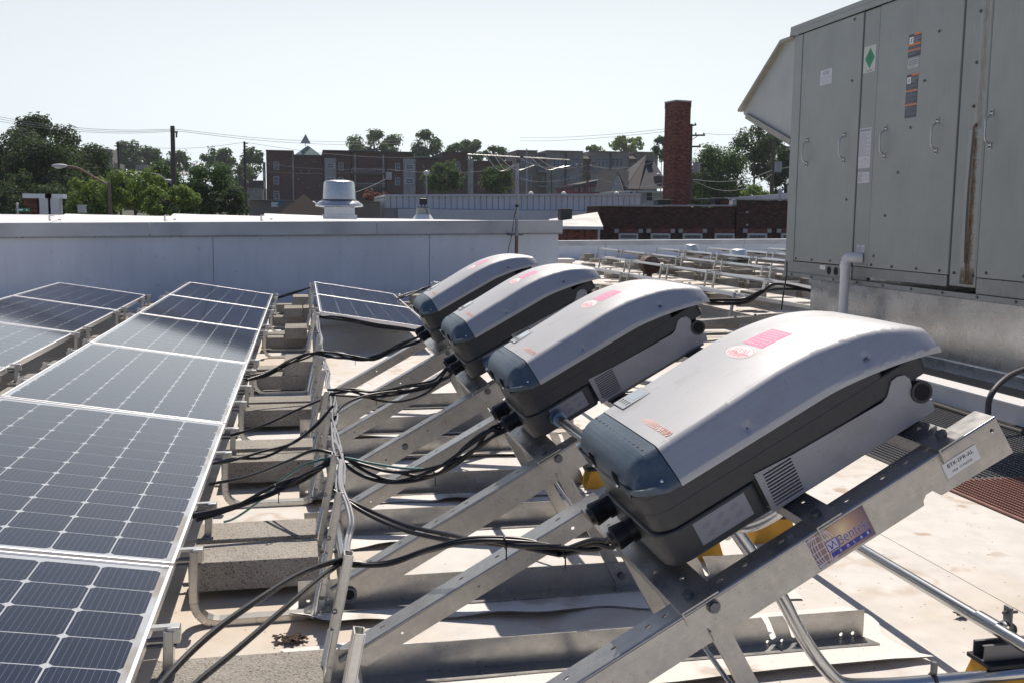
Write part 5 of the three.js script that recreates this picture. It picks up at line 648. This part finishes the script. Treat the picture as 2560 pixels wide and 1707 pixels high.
{ const z = -75, o = thing('shop_building', 'tan shop building with a blue and white sign and satellite dishes', 'building', [0, 0, z]); wallBox(o, 'wall', Lp, [1700, 690], [2600, 790], z, 10, B.tan, -6); const s = rectAt(Lp, [1852, 698], [1902, 732], z); part('sign', span(s.x0, s.x1, s.y0, s.y1, 0, .1), std([.75, .76, .78], .5), o); part('sign_print', join(plate([[s.x0 + .15, s.y0 + .55], [s.x0 + .75, s.y1 - .12], [s.x0 + .95, s.y0 + .35]], .02).translate(0, 0, .1), plate([[s.x0 + .8, s.y0 + .3], [s.x1 - .1, s.y1 - .3], [s.x1 - .1, s.y0 + .2]], .02).translate(0, 0, .1)), std([.05, .25, .55], .5), o); for (const x of [2135, 2190]) { const p = at(...Lp(x, 678), z); part('satellite_dish', new THREE.SphereGeometry(.5, 14, 8, 0, 6.3, 0, 1.1).rotateX(1.2).scale(.8, .8, .5).translate(p.x + .6 - .6, p.y - .55, .3), B.dish, o); } part('roof_edge', (() => { const r = rectAt(Lp, [1695, 686], [2605, 694], z); return span(r.x0, r.x1, r.y0, r.y1, .2, -10); })(), B.lintel, o); }
{ const z = -170, o = thing('house', 'small beige house among the trees left of the brown apartments', 'house', [0, 0, z]); wallBox(o, 'wall', Lp, [1610, 590], [1790, 700], z, 8, B.pale, groundY(z) - 1); const a = at(...Lp(1600, 590), z), b = at(...Lp(1720, 590), z), c = at(...Lp(1655, 530), z); part('roof', uvm(plate([[a.x, a.y], [b.x, b.y], [c.x, c.y]], 9).translate(0, 0, -8.5)), B.shingle, o); const d = at(...Lp(1800, 552), z), e = at(...Lp(1700, 600), z); part('roof_slope', span(e.x, d.x, e.y, d.y, .3, -7), B.shingle, o); win(o, Lp, [1630, 610], [1655, 640], z, 1); win(o, Lp, [1735, 612], [1765, 640], z, 2); }
{ const z = -240, o = thing('concrete_building', 'square grey stone building beside the big trees on the left', 'building', [0, 0, z]); wallBox(o, 'wall', Lp, [640, 332], [740, 560], z, 10, B.tan, groundY(z) - 2); wallBox(o, 'side_wall', Lp, [740, 338], [776, 560], z - 1, 8, B.pale, groundY(z) - 2); wallBox(o, 'annex', Lp, [776, 432], [810, 560], z, 8, B.tan, groundY(z) - 2); win(o, Lp, [750, 388], [764, 440], z, 1); }
{ const z = -190, o = thing('flat_roof_building', 'long low building with a pale flat roof among the trees', 'building', [0, 0, z]); const r = rectAt(Lp, [832, 460], [1380, 560], z); part('wall', span(r.x0, r.x1, groundY(z) - 2, r.y1 - 2.5, 0, -18), B.tan, o); part('roof', (() => { const g = new THREE.BufferGeometry(), f = at(...Lp(870, 512), z), h = at(...Lp(1330, 512), z), P = [V(f.x, f.y, .5), V(h.x, h.y, .5), V(r.x1, r.y1, -16), V(r.x0, r.y1, -16)]; g.setFromPoints([P[0], P[1], P[2], P[0], P[2], P[3]]); g.computeVertexNormals(); return uvm(g); })(), std([.40, .385, .37], .9, 0, { map: rep(blotchT, 8) }), o); wallBox(o, 'penthouse', Lp, [828, 413], [945, 458], z, 6, B.pale).position.z = -16; const d = at(...Lp(1320, 455), z); part('dome', new THREE.SphereGeometry(2.1, 16, 8, 0, 6.3, 0, 1.57).translate(d.x, d.y - 1, -10), M.whiteMetal, o); }
{ const p = at(107, 530, -40), o = thing('chimney_block', 'pair of pale blue capped roof boxes by the left trees', 'roof box', [p.x, p.y - .15, p.z]); part('brick_base', box(.42, .62, .5, -.36, .30, 0), B.dark, o); for (const x of [.12, .42]) part('box', box(.38, .75, .5, x * 1.0, .30, 0), std([.42, .46, .50], .6), o); part('cap', join(box(.98, .16, .6, -.22 + .1, .72, 0), box(.62, .16, .6, .46, .72, 0)), std([.50, .55, .58], .6), o); const q = thing('roof_vent_box', 'small blue grey roof box right of the capped boxes', 'roof box', at(204, 530, -40).toArray()); part('box', box(.26, .26, .26, 0, .10, 0), std([.30, .35, .38], .6), q); part('lid', box(.30, .03, .30, 0, .24, 0), std([.35, .40, .43], .6), q); }
{ const p = at(55, 525, -38), o = thing('street_sign', 'green street name sign at the left edge above the roof', 'sign', [p.x, p.y, p.z]); part('blade', box(.46, .12, .03, 0, 0, 0), std([.02, .20, .12], .5), o); part('blade_letters', join(box(.18, .05, .002, -.08, 0, .017), box(.05, .05, .002, .14, 0, .017)), M.whiteMetal, o); part('post', rod([-.16, -3, 0], [-.16, .2, 0], .03, 8), B.grey, o); part('finial', new THREE.SphereGeometry(.05, 8, 6).translate(-.16, .2, 0), B.grey, o); }
// poles, lamps and wires
function pole(label, px, top, base, z, w, m, extra, lean2 = 0) { const t = at(px, top, z), b = at(px + lean2, base, z), o = thing('utility_pole', label, 'utility pole', [b.x, b.y - 3, z], 'utility poles'); const h = t.y - b.y + 3, dx = t.x - b.x; part('pole', rod([0, 0, 0], [dx, h, 0], w, 10, w * .8), m, o); if (extra) extra(o, h, dx, (px2, py2) => { const q = at(px2, py2, z); return V(q.x - b.x, q.y - b.y + 3, 0); }); return o; }
pole('thick bare wooden pole standing alone above the left trees', 430, 315, 500, -62, .155, B.wood, (o, h, dx) => { part('bracket', join(box(.3, .08, .12, dx + .15, h - .35, .1), box(.08, .3, .1, dx + .22, h - .5, .1)), B.darkWood, o); }, 4);
pole('thin dark pole beside the square stone building', 293, 355, 470, -110, .13, B.darkWood, (o, h, dx) => { part('bracket', box(.5, .1, .1, dx - .1, h - .4, 0), B.darkWood, o); }, 6);
pole('slim dark pole left of the brown apartments', 610, 354, 520, -85, .11, B.darkWood, (o, h, dx) => { part('bracket', join(box(.35, .07, .1, dx + .12, h - .15, .1), box(.3, .07, .1, dx + .1, h - .4, .1)), B.darkWood, o); }, 5);
const arms = (o, list) => { for (const [a, b] of list) part('cross_arm', bar(a, b, .10, .12), B.wood, o); };
pole('utility pole with two cross arms and a transformer beside the chimney', 1728, 310, 530, -72, .16, B.wood, (o, h, dx, q) => { arms(o, [[q(1718, 316), q(1741, 312)], [q(1716, 339), q(1763, 338)], [q(1720, 367), q(1752, 366)]]); part('post_pin', rod(q(1739, 312), q(1739, 307), .05, 6), B.grey, o); for (const [x, y] of [[1722, 335], [1740, 334], [1760, 334], [1750, 362]]) part('insulator', rod(q(x, y + 3), q(x, y - 2), .06, 6), B.dish, o); const t = q(1738, 420); part('transformer', join(rod([t.x, t.y - .35, .28], [t.x, t.y + .35, .28], .27, 14), rod([t.x - .1, t.y + .35, .28], [t.x - .1, t.y + .5, .28], .05, 6)), B.grey, o); part('arm_brace', join(bar(q(1727, 352), q(1745, 340), .04, .04), bar(q(1727, 352), q(1719, 341), .04, .04)), B.wood, o); }, -4);
pole('utility pole with a transformer half hidden by the right trees', 1935, 346, 500, -80, .16, B.wood, (o, h, dx, q) => { const t = q(1942, 418); part('transformer', rod([t.x, t.y - .42, .3], [t.x, t.y + .42, .3], .3, 14), B.grey, o); arms(o, [[q(1922, 352), q(1950, 348)]]); }, -4);
pole('weathered utility pole with a cross arm before the pale apartments', 1468, 404, 500, -100, .15, B.wood, (o, h, dx, q) => { arms(o, [[q(1438, 416), q(1487, 408)]]); for (const x of [1442, 1455, 1478]) part('insulator', rod(q(x, 415), q(x, 408), .07, 6), B.dish, o); }, 4);
pole('thin grey pole in front of the pale apartments, left of the weathered one', 1378, 420, 500, -100, .09, B.wood, null, 4); pole('dark pole against the brown apartments', 965, 385, 500, -110, .13, B.darkWood, (o, h, dx, q) => { arms(o, [[q(945, 386), q(985, 386)]]); const t = q(971, 440); part('transformer', rod([t.x, t.y - .4, .25], [t.x, t.y + .4, .25], .3, 12), B.grey, o); }, 3); pole('short pole behind the antenna', 1317, 372, 490, -140, .11, B.grey, null, 0);
{ const z = -42, h = at(150, 416, z), e = at(180, 416, z), k = at(265, 462, z), b = at(275, 540, z), o = thing('street_lamp', 'street lamp with a long rusty arm over the left trees', 'street lamp', [b.x, b.y - 5, z]), q = (p) => V(p.x - b.x, p.y - b.y + 5, 0); part('post', rod([0, 0, 0], q(at(271, 457, z)), .085, 10, .06), std([.20, .14, .12], .8, .2), o); part('arm', tube([q(at(266, 461, z)), q(at(240, 447, z)), q(at(205, 426, z)), q(at(186, 418, z)), q(at(165, 416, z))], .042, 24, 8), std([.24, .17, .14], .8, .2), o); const hd = q(at(148, 415, z)); part('lamp_head', new THREE.SphereGeometry(1, 16, 10).scale(.30, .085, .12).translate(hd.x, hd.y, 0), B.grey, o); part('lens', new THREE.SphereGeometry(1, 12, 8).scale(.17, .06, .09).translate(hd.x - .04, hd.y - .05, 0), std([.75, .76, .77], .2), o); }
{ const z = -66, b = at(432, 470, z), o = thing('street_lamp', 'small street lamp arm fixed behind the thick wooden pole', 'street lamp', [b.x, b.y - .2, z]); const q = (x, y) => { const p = at(x, y, z); return V(p.x - b.x, p.y - b.y + .2, 0); }; part('arm', tube([q(430, 462), q(412, 448), q(395, 438), q(370, 433)], .05, 16, 6), B.grey, o); part('lamp_head', new THREE.SphereGeometry(1, 12, 8).scale(.28, .10, .13).translate(...q(418, 452).toArray()), B.dish, o); part('bracket', box(.2, .5, .2, 0, .1, 0), B.grey, o); }
{ const b = at(1066, 478, -115), o = thing('globe_lamp', 'round white globe lamp beside the small green tree', 'street lamp', [b.x, b.y - 4, b.z]); part('post', rod([0, 0, 0], [0, 5.8, 0], .08, 8), B.grey, o); part('globe', new THREE.SphereGeometry(.32, 14, 10).translate(0, 6.0, 0), std([.7, .71, .72], .3), o); }
const wireM = std([.25, .25, .26], .7), wireD = std([.10, .10, .105], .7);
function wire(label, a, b, sag, r, m = wireM) { const A = at(...a), C = at(...b), mid = A.clone().lerp(C, .5); mid.y -= sag; solo('overhead_wire', tube([A, A.clone().lerp(C, .25).add(V(0, -sag * .75, 0)), mid, A.clone().lerp(C, .75).add(V(0, -sag * .75, 0)), C], r, 24, 5), m, label, 'wire', null, 'overhead wires'); }
[[285, 323], [291, 326], [297, 329]].forEach(([y0, y1], i) => wire(`${['upper', 'middle', 'lower'][i]} faint overhead wire from the left edge to the thick wooden pole`, [-40, y0, -62], [430, y1, -62], .35, .011));
[[322, 350], [326, 358]].forEach(([y0, y1], i) => wire(`${i ? 'lower' : 'upper'} faint overhead wire from the thick wooden pole across the sky`, [430, y0, -62], [1000, y1, -90], .4, .013)); wire('faint overhead wire from the slim pole over the brown apartments', [612, 356, -85], [1080, 392, -120], .5, .014); wire('faint overhead wire between the two thin dark poles', [296, 358, -110], [610, 356, -85], .5, .014);
wire('upper faint wire running right to the brick chimney pole', [1300, 344, -150], [1728, 316, -72], .3, .018); wire('lower faint wire running right to the brick chimney pole', [1300, 352, -150], [1728, 322, -72], .3, .018); wire('upper wire from the chimney pole to the right trees', [1760, 334, -72], [1980, 300, -80], .5, .013); wire('sagging cable between the two transformer poles', [1733, 449, -72], [1937, 424, -80], .5, .03); wire('lower sagging cable between the two transformer poles', [1733, 452, -72], [1937, 432, -80], 1.1, .03); wire('cable from the right transformer pole to the edge of the hood', [1937, 424, -80], [2040, 392, -84], .2, .026);
wire('sagging cable from the weathered pole to the steep roofed house', [1472, 434, -100], [1665, 455, -115], .9, .022); wire('upper cable across the pale apartments', [1290, 390, -140], [1470, 414, -100], .9, .02); wire('lower cable across the pale apartments', [1300, 446, -140], [1470, 432, -100], .7, .02); wire('cable from the weathered pole up to the chimney pole', [1472, 414, -100], [1728, 368, -72], .8, .016); wire('cable across the brown apartments at mid height', [660, 408, -110], [965, 420, -110], .4, .02, wireD); wire('cable across the brown apartments at second floor height', [660, 430, -110], [965, 424, -110], .3, .02, wireD); wire('cable across the brown apartments toward the antenna', [968, 424, -110], [1285, 416, -140], .6, .02); wire('guy wire with beads before the brown apartments', [870, 487, -100], [964, 448, -110], .1, .03);
// trees: trunk, limbs, and a crown of many small leaf blades gathered in clumps
const leafTones = { deep: [[.050, .088, .022], [.072, .12, .030], [.035, .062, .018]], mid: [[.075, .145, .028], [.105, .185, .038], [.052, .098, .022]], bright: [[.17, .26, .035], [.23, .32, .05], [.12, .19, .028]], plum: [[.17, .07, .05], [.23, .10, .07], [.11, .045, .035]] };
const leafMat = phys([1, 1, 1], 1, 0, { vertexColors: true, side: THREE.DoubleSide, transmission: .5, thickness: 0, ior: 1.4 }), barkM = std([.10, .08, .06], .95, 0, { map: rep(blotchT, .8) });
function tree(label, name, tone, cx, cy, rx, ry, z, seed, opt = {}) {
  const c = at(cx, cy, z), k = -z / FOCAL * 1.02, RX2 = rx * k, RY2 = ry * k, RZ2 = RX2 * .8, r = rng(seed), gy = Math.min(groundY(z), c.y - RY2 - 1.2), o = thing(name, label, name === 'shrub' ? 'shrub' : 'tree', [c.x, gy, z], opt.group || 'trees behind the roofs'), H = c.y - gy;
  const tw = Math.max(.12, RX2 * .055), limbs = [rod([0, 0, 0], [0, H, 0], tw, 8, tw * .5)]; const lobes = [], nl = opt.lobes || 26;
  for (let i = 0; i < nl; i++) { const a = r() * 6.283, e = Math.asin(2 * r() - 1), q = Math.cbrt(.25 + .75 * r()); const p = V(Math.cos(a) * Math.cos(e) * RX2 * q * .78, Math.sin(e) * RY2 * q * .80, Math.sin(a) * Math.cos(e) * RZ2 * q * .78); lobes.push([p, (.26 + .2 * r()) * Math.min(RX2, RY2)]); if (i % 2 === 0) limbs.push(rod([0, H - RY2 * .6 + r() * RY2 * .4, 0], [p.x * .9, H + p.y * .9, p.z * .9], tw * .42, 5, tw * .15)); }
  part('trunk', join(limbs), barkM, o);
  const s = (opt.leaf || 4.0) * k, n = Math.min(13000, Math.round(rx * ry * 3.14 / 29 * (opt.dense || 10))), pos = [], nor = [], col = [], cl = leafTones[tone];
  for (let i = 0; i < n; i++) { const [L, R] = lobes[Math.floor(r() * lobes.length)], a = r() * 6.283, e = Math.asin(2 * r() - 1), q = R * Math.pow(r(), .42) * 1.15, d = V(Math.cos(a) * Math.cos(e), Math.sin(e) * .8, Math.sin(a) * Math.cos(e)), p = L.clone().addScaledVector(d, q).add(V(0, H, 0));
    const u = V(r() - .5, r() - .5, r() - .5).normalize(), w = d.clone().add(V(r() - .5, r() * .8, r() - .5)).normalize(), v = V().crossVectors(w, u).normalize(); u.crossVectors(v, w); const ls = s * (.6 + .8 * r()), A = p.clone().addScaledVector(u, -ls), C2 = p.clone().addScaledVector(u, ls), Bq = p.clone().addScaledVector(v, ls * .55).addScaledVector(w, ls * .25), D = p.clone().addScaledVector(v, -ls * .55).addScaledVector(w, ls * .25);
    const tcol = cl[Math.floor(r() * 3)], g = .8 + .4 * r(); for (const t of [A, Bq, C2, A, C2, D]) { pos.push(t.x, t.y, t.z); nor.push(w.x, w.y, w.z); col.push(tcol[0] * g, tcol[1] * g, tcol[2] * g); } }
  const g = new THREE.BufferGeometry(); g.setAttribute('position', new THREE.Float32BufferAttribute(pos, 3)); g.setAttribute('color', new THREE.Float32BufferAttribute(col, 3)); g.computeVertexNormals(); part('crown', g, leafMat, o); return o;
}
[['very dark tall tree at the left edge', 'deep', 20, 425, 95, 115, -78, {}], ['dark spreading tree top rising above the left trees', 'deep', 105, 350, 78, 62, -84, {}], ['dark leafy tree just behind the street lamp head', 'deep', 105, 440, 90, 95, -74, {}], ['dark brownish tree right of the street lamp head', 'deep', 205, 415, 66, 82, -88, {}], ['low dark tree filling the left edge above the roof', 'deep', 50, 500, 90, 60, -66, {}],
  ['dark rounded tree behind the square stone building', 'deep', 160, 470, 80, 70, -80, {}], ['dark undergrowth tree at the far left above the roof ridge', 'deep', 130, 515, 95, 48, -60, {}], ['dark tree left of the slim dark pole', 'deep', 480, 505, 60, 42, -66, {}], ['green tree behind the thick wooden pole', 'mid', 390, 455, 60, 48, -72, {}],
  ['bright green tree behind the rusty lamp post', 'bright', 225, 500, 70, 55, -56, {}], ['bright green tree left of the thick wooden pole', 'bright', 335, 475, 85, 62, -54, {}], ['low bright green tree at the foot of the thick wooden pole', 'bright', 420, 500, 75, 45, -50, {}], ['dense green tree right of the thick wooden pole', 'mid', 515, 468, 72, 68, -60, {}], ['low dark green tree left of the tan shop', 'deep', 575, 505, 52, 38, -58, {}], ['dark green tree between the lamp post and the wooden pole', 'mid', 280, 470, 50, 50, -64, {}],
  ['pale far tree behind the flat roofed building, by the thin dark pole', 'mid', 318, 392, 34, 42, -280, {}], ['far hillside tree behind the flat roof, centre', 'mid', 365, 398, 48, 32, -290, {}], ['far tree seen just right of the thick wooden pole', 'mid', 445, 410, 34, 30, -280, {}], ['rounded far tree behind the dense green tree', 'mid', 543, 402, 44, 34, -270, {}], ['far tree at the left corner of the brown apartments', 'mid', 630, 410, 32, 44, -250, {}], ['low far trees left of the brown apartments', 'mid', 590, 440, 46, 34, -240, {}],
  ['tree rising behind the middle of the brown apartments', 'mid', 935, 365, 84, 40, -275, {}], ['single rounded tree behind the right of the brown apartments', 'mid', 1068, 365, 38, 40, -270, {}], ['spreading tree behind the gap between both apartment blocks', 'mid', 1165, 378, 62, 34, -275, {}], ['small far tree right of the apartment gap', 'mid', 1238, 388, 34, 26, -265, {}],
  ['small green tree before the right end of the brown apartments', 'mid', 1112, 448, 52, 46, -120, {}], ['small green tree just left of the antenna mast', 'mid', 1243, 452, 42, 46, -118, {}],
  ['sunlit tree behind the pale apartments', 'bright', 1572, 362, 52, 24, -280, {}], ['low sunlit tree behind the left of the pale apartments', 'bright', 1485, 378, 34, 16, -280, {}], ['narrow tree left of the chimney top', 'mid', 1655, 372, 24, 38, -200, {}],
  ['big green tree between the two transformer poles', 'mid', 1800, 440, 92, 86, -98, {}], ['tall open dark tree under the air handler hood', 'deep', 1890, 358, 74, 58, -110, { dense: 5.5 }], ['dark tree at the left edge of the air handler', 'deep', 1965, 440, 52, 86, -100, {}], ['full green tree right of the chimney pole', 'mid', 1770, 455, 70, 70, -112, {}], ['dark tall tree behind the right transformer pole', 'deep', 1930, 400, 62, 90, -118, {}], ['leafy tree behind the chimney pole', 'deep', 1745, 470, 46, 60, -105, {}]].forEach(([l, tone, x, y, rx, ry, z, opt], i) => tree(l, 'leafy_tree', tone, x, y, rx, ry, z, 500 + i * 7, opt));
tree('reddish purple plum tree beside the metal clad building', 'plum_tree', 'plum', 938, 505, 48, 38, -95, 801); tree('bright yellow green shrub behind the brick building', 'shrub', 'bright', 1890, 488, 50, 28, -74, 805); tree('dry brownish shrub left of the plum tree', 'shrub', 'plum', 900, 532, 26, 14, -90, 809);
{ const o = thing('roof_vents', 'cluster of small white roof vents at the right behind the brick building', 'vent', at(1960, 500, -70).toArray()); for (const [x, h] of [[-.3, .8], [.4, 1.1], [1.2, 1.0]]) part('vent_pipe', rod([x, -.5, 0], [x, h, 0], .14, 10), M.whiteMetal, o); }
renderer.render(scene, camera);
